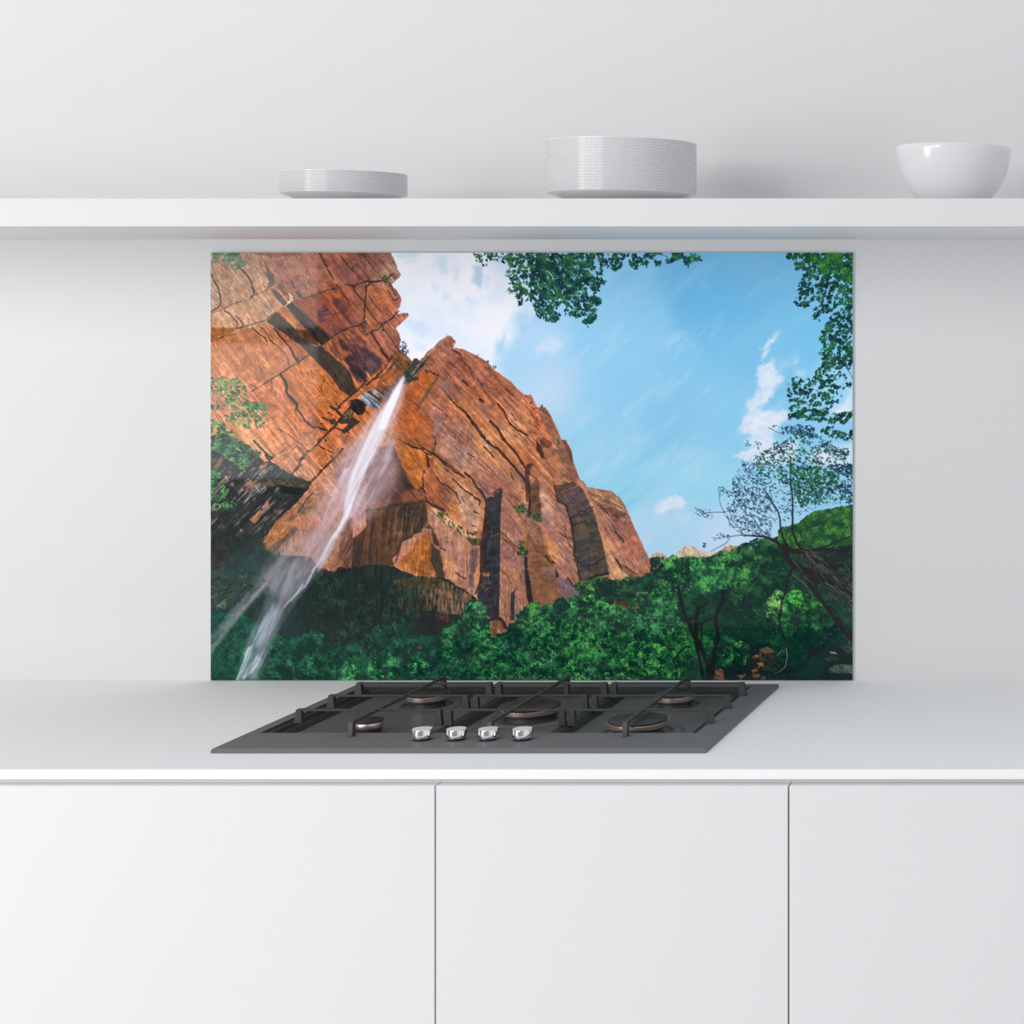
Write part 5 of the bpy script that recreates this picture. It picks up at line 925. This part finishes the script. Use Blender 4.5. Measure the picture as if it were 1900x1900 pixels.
# knobs
for kx in (783.7, 847.2, 906.0, 969.6):
    Y = 2.828; X = (kx - VX) * Y / FPX; lx, ly = L(X, Y)
    bm = bmesh.new(); lathe(bm, [(0, .0104), (.0146, .0104), (.0152, .0108), (.0154, .0232), (.0150, .0240), (.0146, .0242), (0, .0242)], 72)
    k = link('control_knob', mesh(bm, 'control_knob', True, 30), hob, M['chrome'], label='polished chrome control knob'); k.location = (lx, ly, 0)
    bm = bmesh.new(); lathe(bm, [(0, HT + .0001), (.0118, HT + .0001), (.0118, .0103), (0, .0103)], 48)
    link('knob_base', mesh(bm, 'knob_base', True), k, M['black'])
    bm = bmesh.new(); lathe(bm, [(0, .02422), (.0143, .02422), (.0143, .02445), (0, .02445)], 64)
    link('knob_face', mesh(bm, 'knob_face', True), k, M['knobtop'])

# ---------------------------------------------------------------- crockery on the shelf
def plate_mesh(R, pitch, foot):
    # pressed plate: foot ring, sloping wall, thin upright rim; the next one nests in it
    P = [(0, .0003), (R * .50, .0003), (R * .51, 0), (R * .55, 0), (R * .57, .0006), (R - .013, foot - .0045), (R - .0042, foot - .0016), (R - .0008, foot), (R, foot + .0005), (R, foot + pitch * .66), (R - .0006, foot + pitch * .84),
         (R - .002, foot + pitch * .66), (R - .0052, foot + pitch * .45 - .0016), (R - .0138, foot - .0034), (R * .57, .0006 + pitch * .6), (R * .53, .0003 + pitch * .5), (0, .0003 + pitch * .5)]
    bm = bmesh.new(); lathe(bm, P, 128); return mesh(bm, 'dinner_plate', True, 50)
ORD = ['topmost', 'second', 'third', 'fourth', 'fifth', 'sixth', 'seventh', 'eighth', 'ninth', 'tenth', 'eleventh', 'twelfth', 'thirteenth', 'fourteenth', 'fifteenth', 'sixteenth', 'seventeenth', 'eighteenth', 'nineteenth']
def ordn(n, i):                                               # i from the bottom
    t = n - 1 - i
    if t == 0: return 'topmost'
    if i == 0: return 'lowest'
    return ORD[t] + ' plate from the top' if t < n / 2 else ORD[i] + ' plate from the bottom'
def stack(cx_px, w_px, ybot, ytop, Y, n, desc, size, grp):
    X = (cx_px - VX) * Y / FPX; R = w_px * Y / math.sqrt(FPX ** 2 + (cx_px - VX) ** 2) / 2
    yn = Y - R * math.cos(math.atan((cx_px - VX) / FPX))
    zb = (VY - ybot) * yn / FPX + CAMZ; zt = (VY - ytop) * yn / FPX + CAMZ
    foot = zb - SHT; pitch = (zt - zb) / n; me = plate_mesh(R, pitch, foot); me.materials.append(M['porc'])
    r = np.random.RandomState(n); o0 = None
    for i in range(n):
        o = bpy.data.objects.new('dinner_plate', me) if o0 is None else o0.copy()
        COL.objects.link(o); o0 = o0 or o
        o.location = (X + r.uniform(-1, 1) * .00012, Y + r.uniform(-1, 1) * .00012, SHT + .0002 + i * pitch); o.rotation_euler = (0, 0, r.rand() * 6)
        w_ = ordn(n, i)
        o['label'] = ('%s %s white plate of the %s' % (w_, size, desc)) if 'plate' not in w_ else ('%s white plate, %s of the %s' % (size, w_.replace('plate from', 'from'), desc))
        o['category'] = 'plate'; o['group'] = grp
stack(638.7, 239.5, 355.2, 314.3, 3.05, 16, 'low stack at the left', 'small', 'plates in the low stack on the shelf')
stack(1154.3, 280.5, 352.2, 252.6, 3.05, 36, 'tall stack in the middle', 'wide', 'plates in the tall stack on the shelf')
Y = 3.05; X = (1769.5 - VX) * Y / FPX; R = .0945; H = .0985
prof = [(0, .004), (R * .42, .004), (R * .44, 0), (R * .50, 0), (R * .53, .003), (R * .62, .0098), (R * .70, .018), (R * .80, .031), (R * .885, .046), (R * .945, .061), (R * .985, .077), (R, .090), (R * 1.0, H - .002), (R * .992, H - .0004), (R * .978, H), (R * .962, H - .0012),
        (R * .955, .088), (R * .94, .077), (R * .90, .062), (R * .84, .048), (R * .755, .034), (R * .655, .0215), (R * .56, .0135), (R * .4, .0085), (0, .008)]
bm = bmesh.new(); lathe(bm, prof, 128)
bw = link('bowl', mesh(bm, 'bowl', True, 60), m=M['porc'], label='deep glossy white porcelain bowl at the right end of the shelf', category='bowl'); bw.location = (X, Y, SHT + .0002)
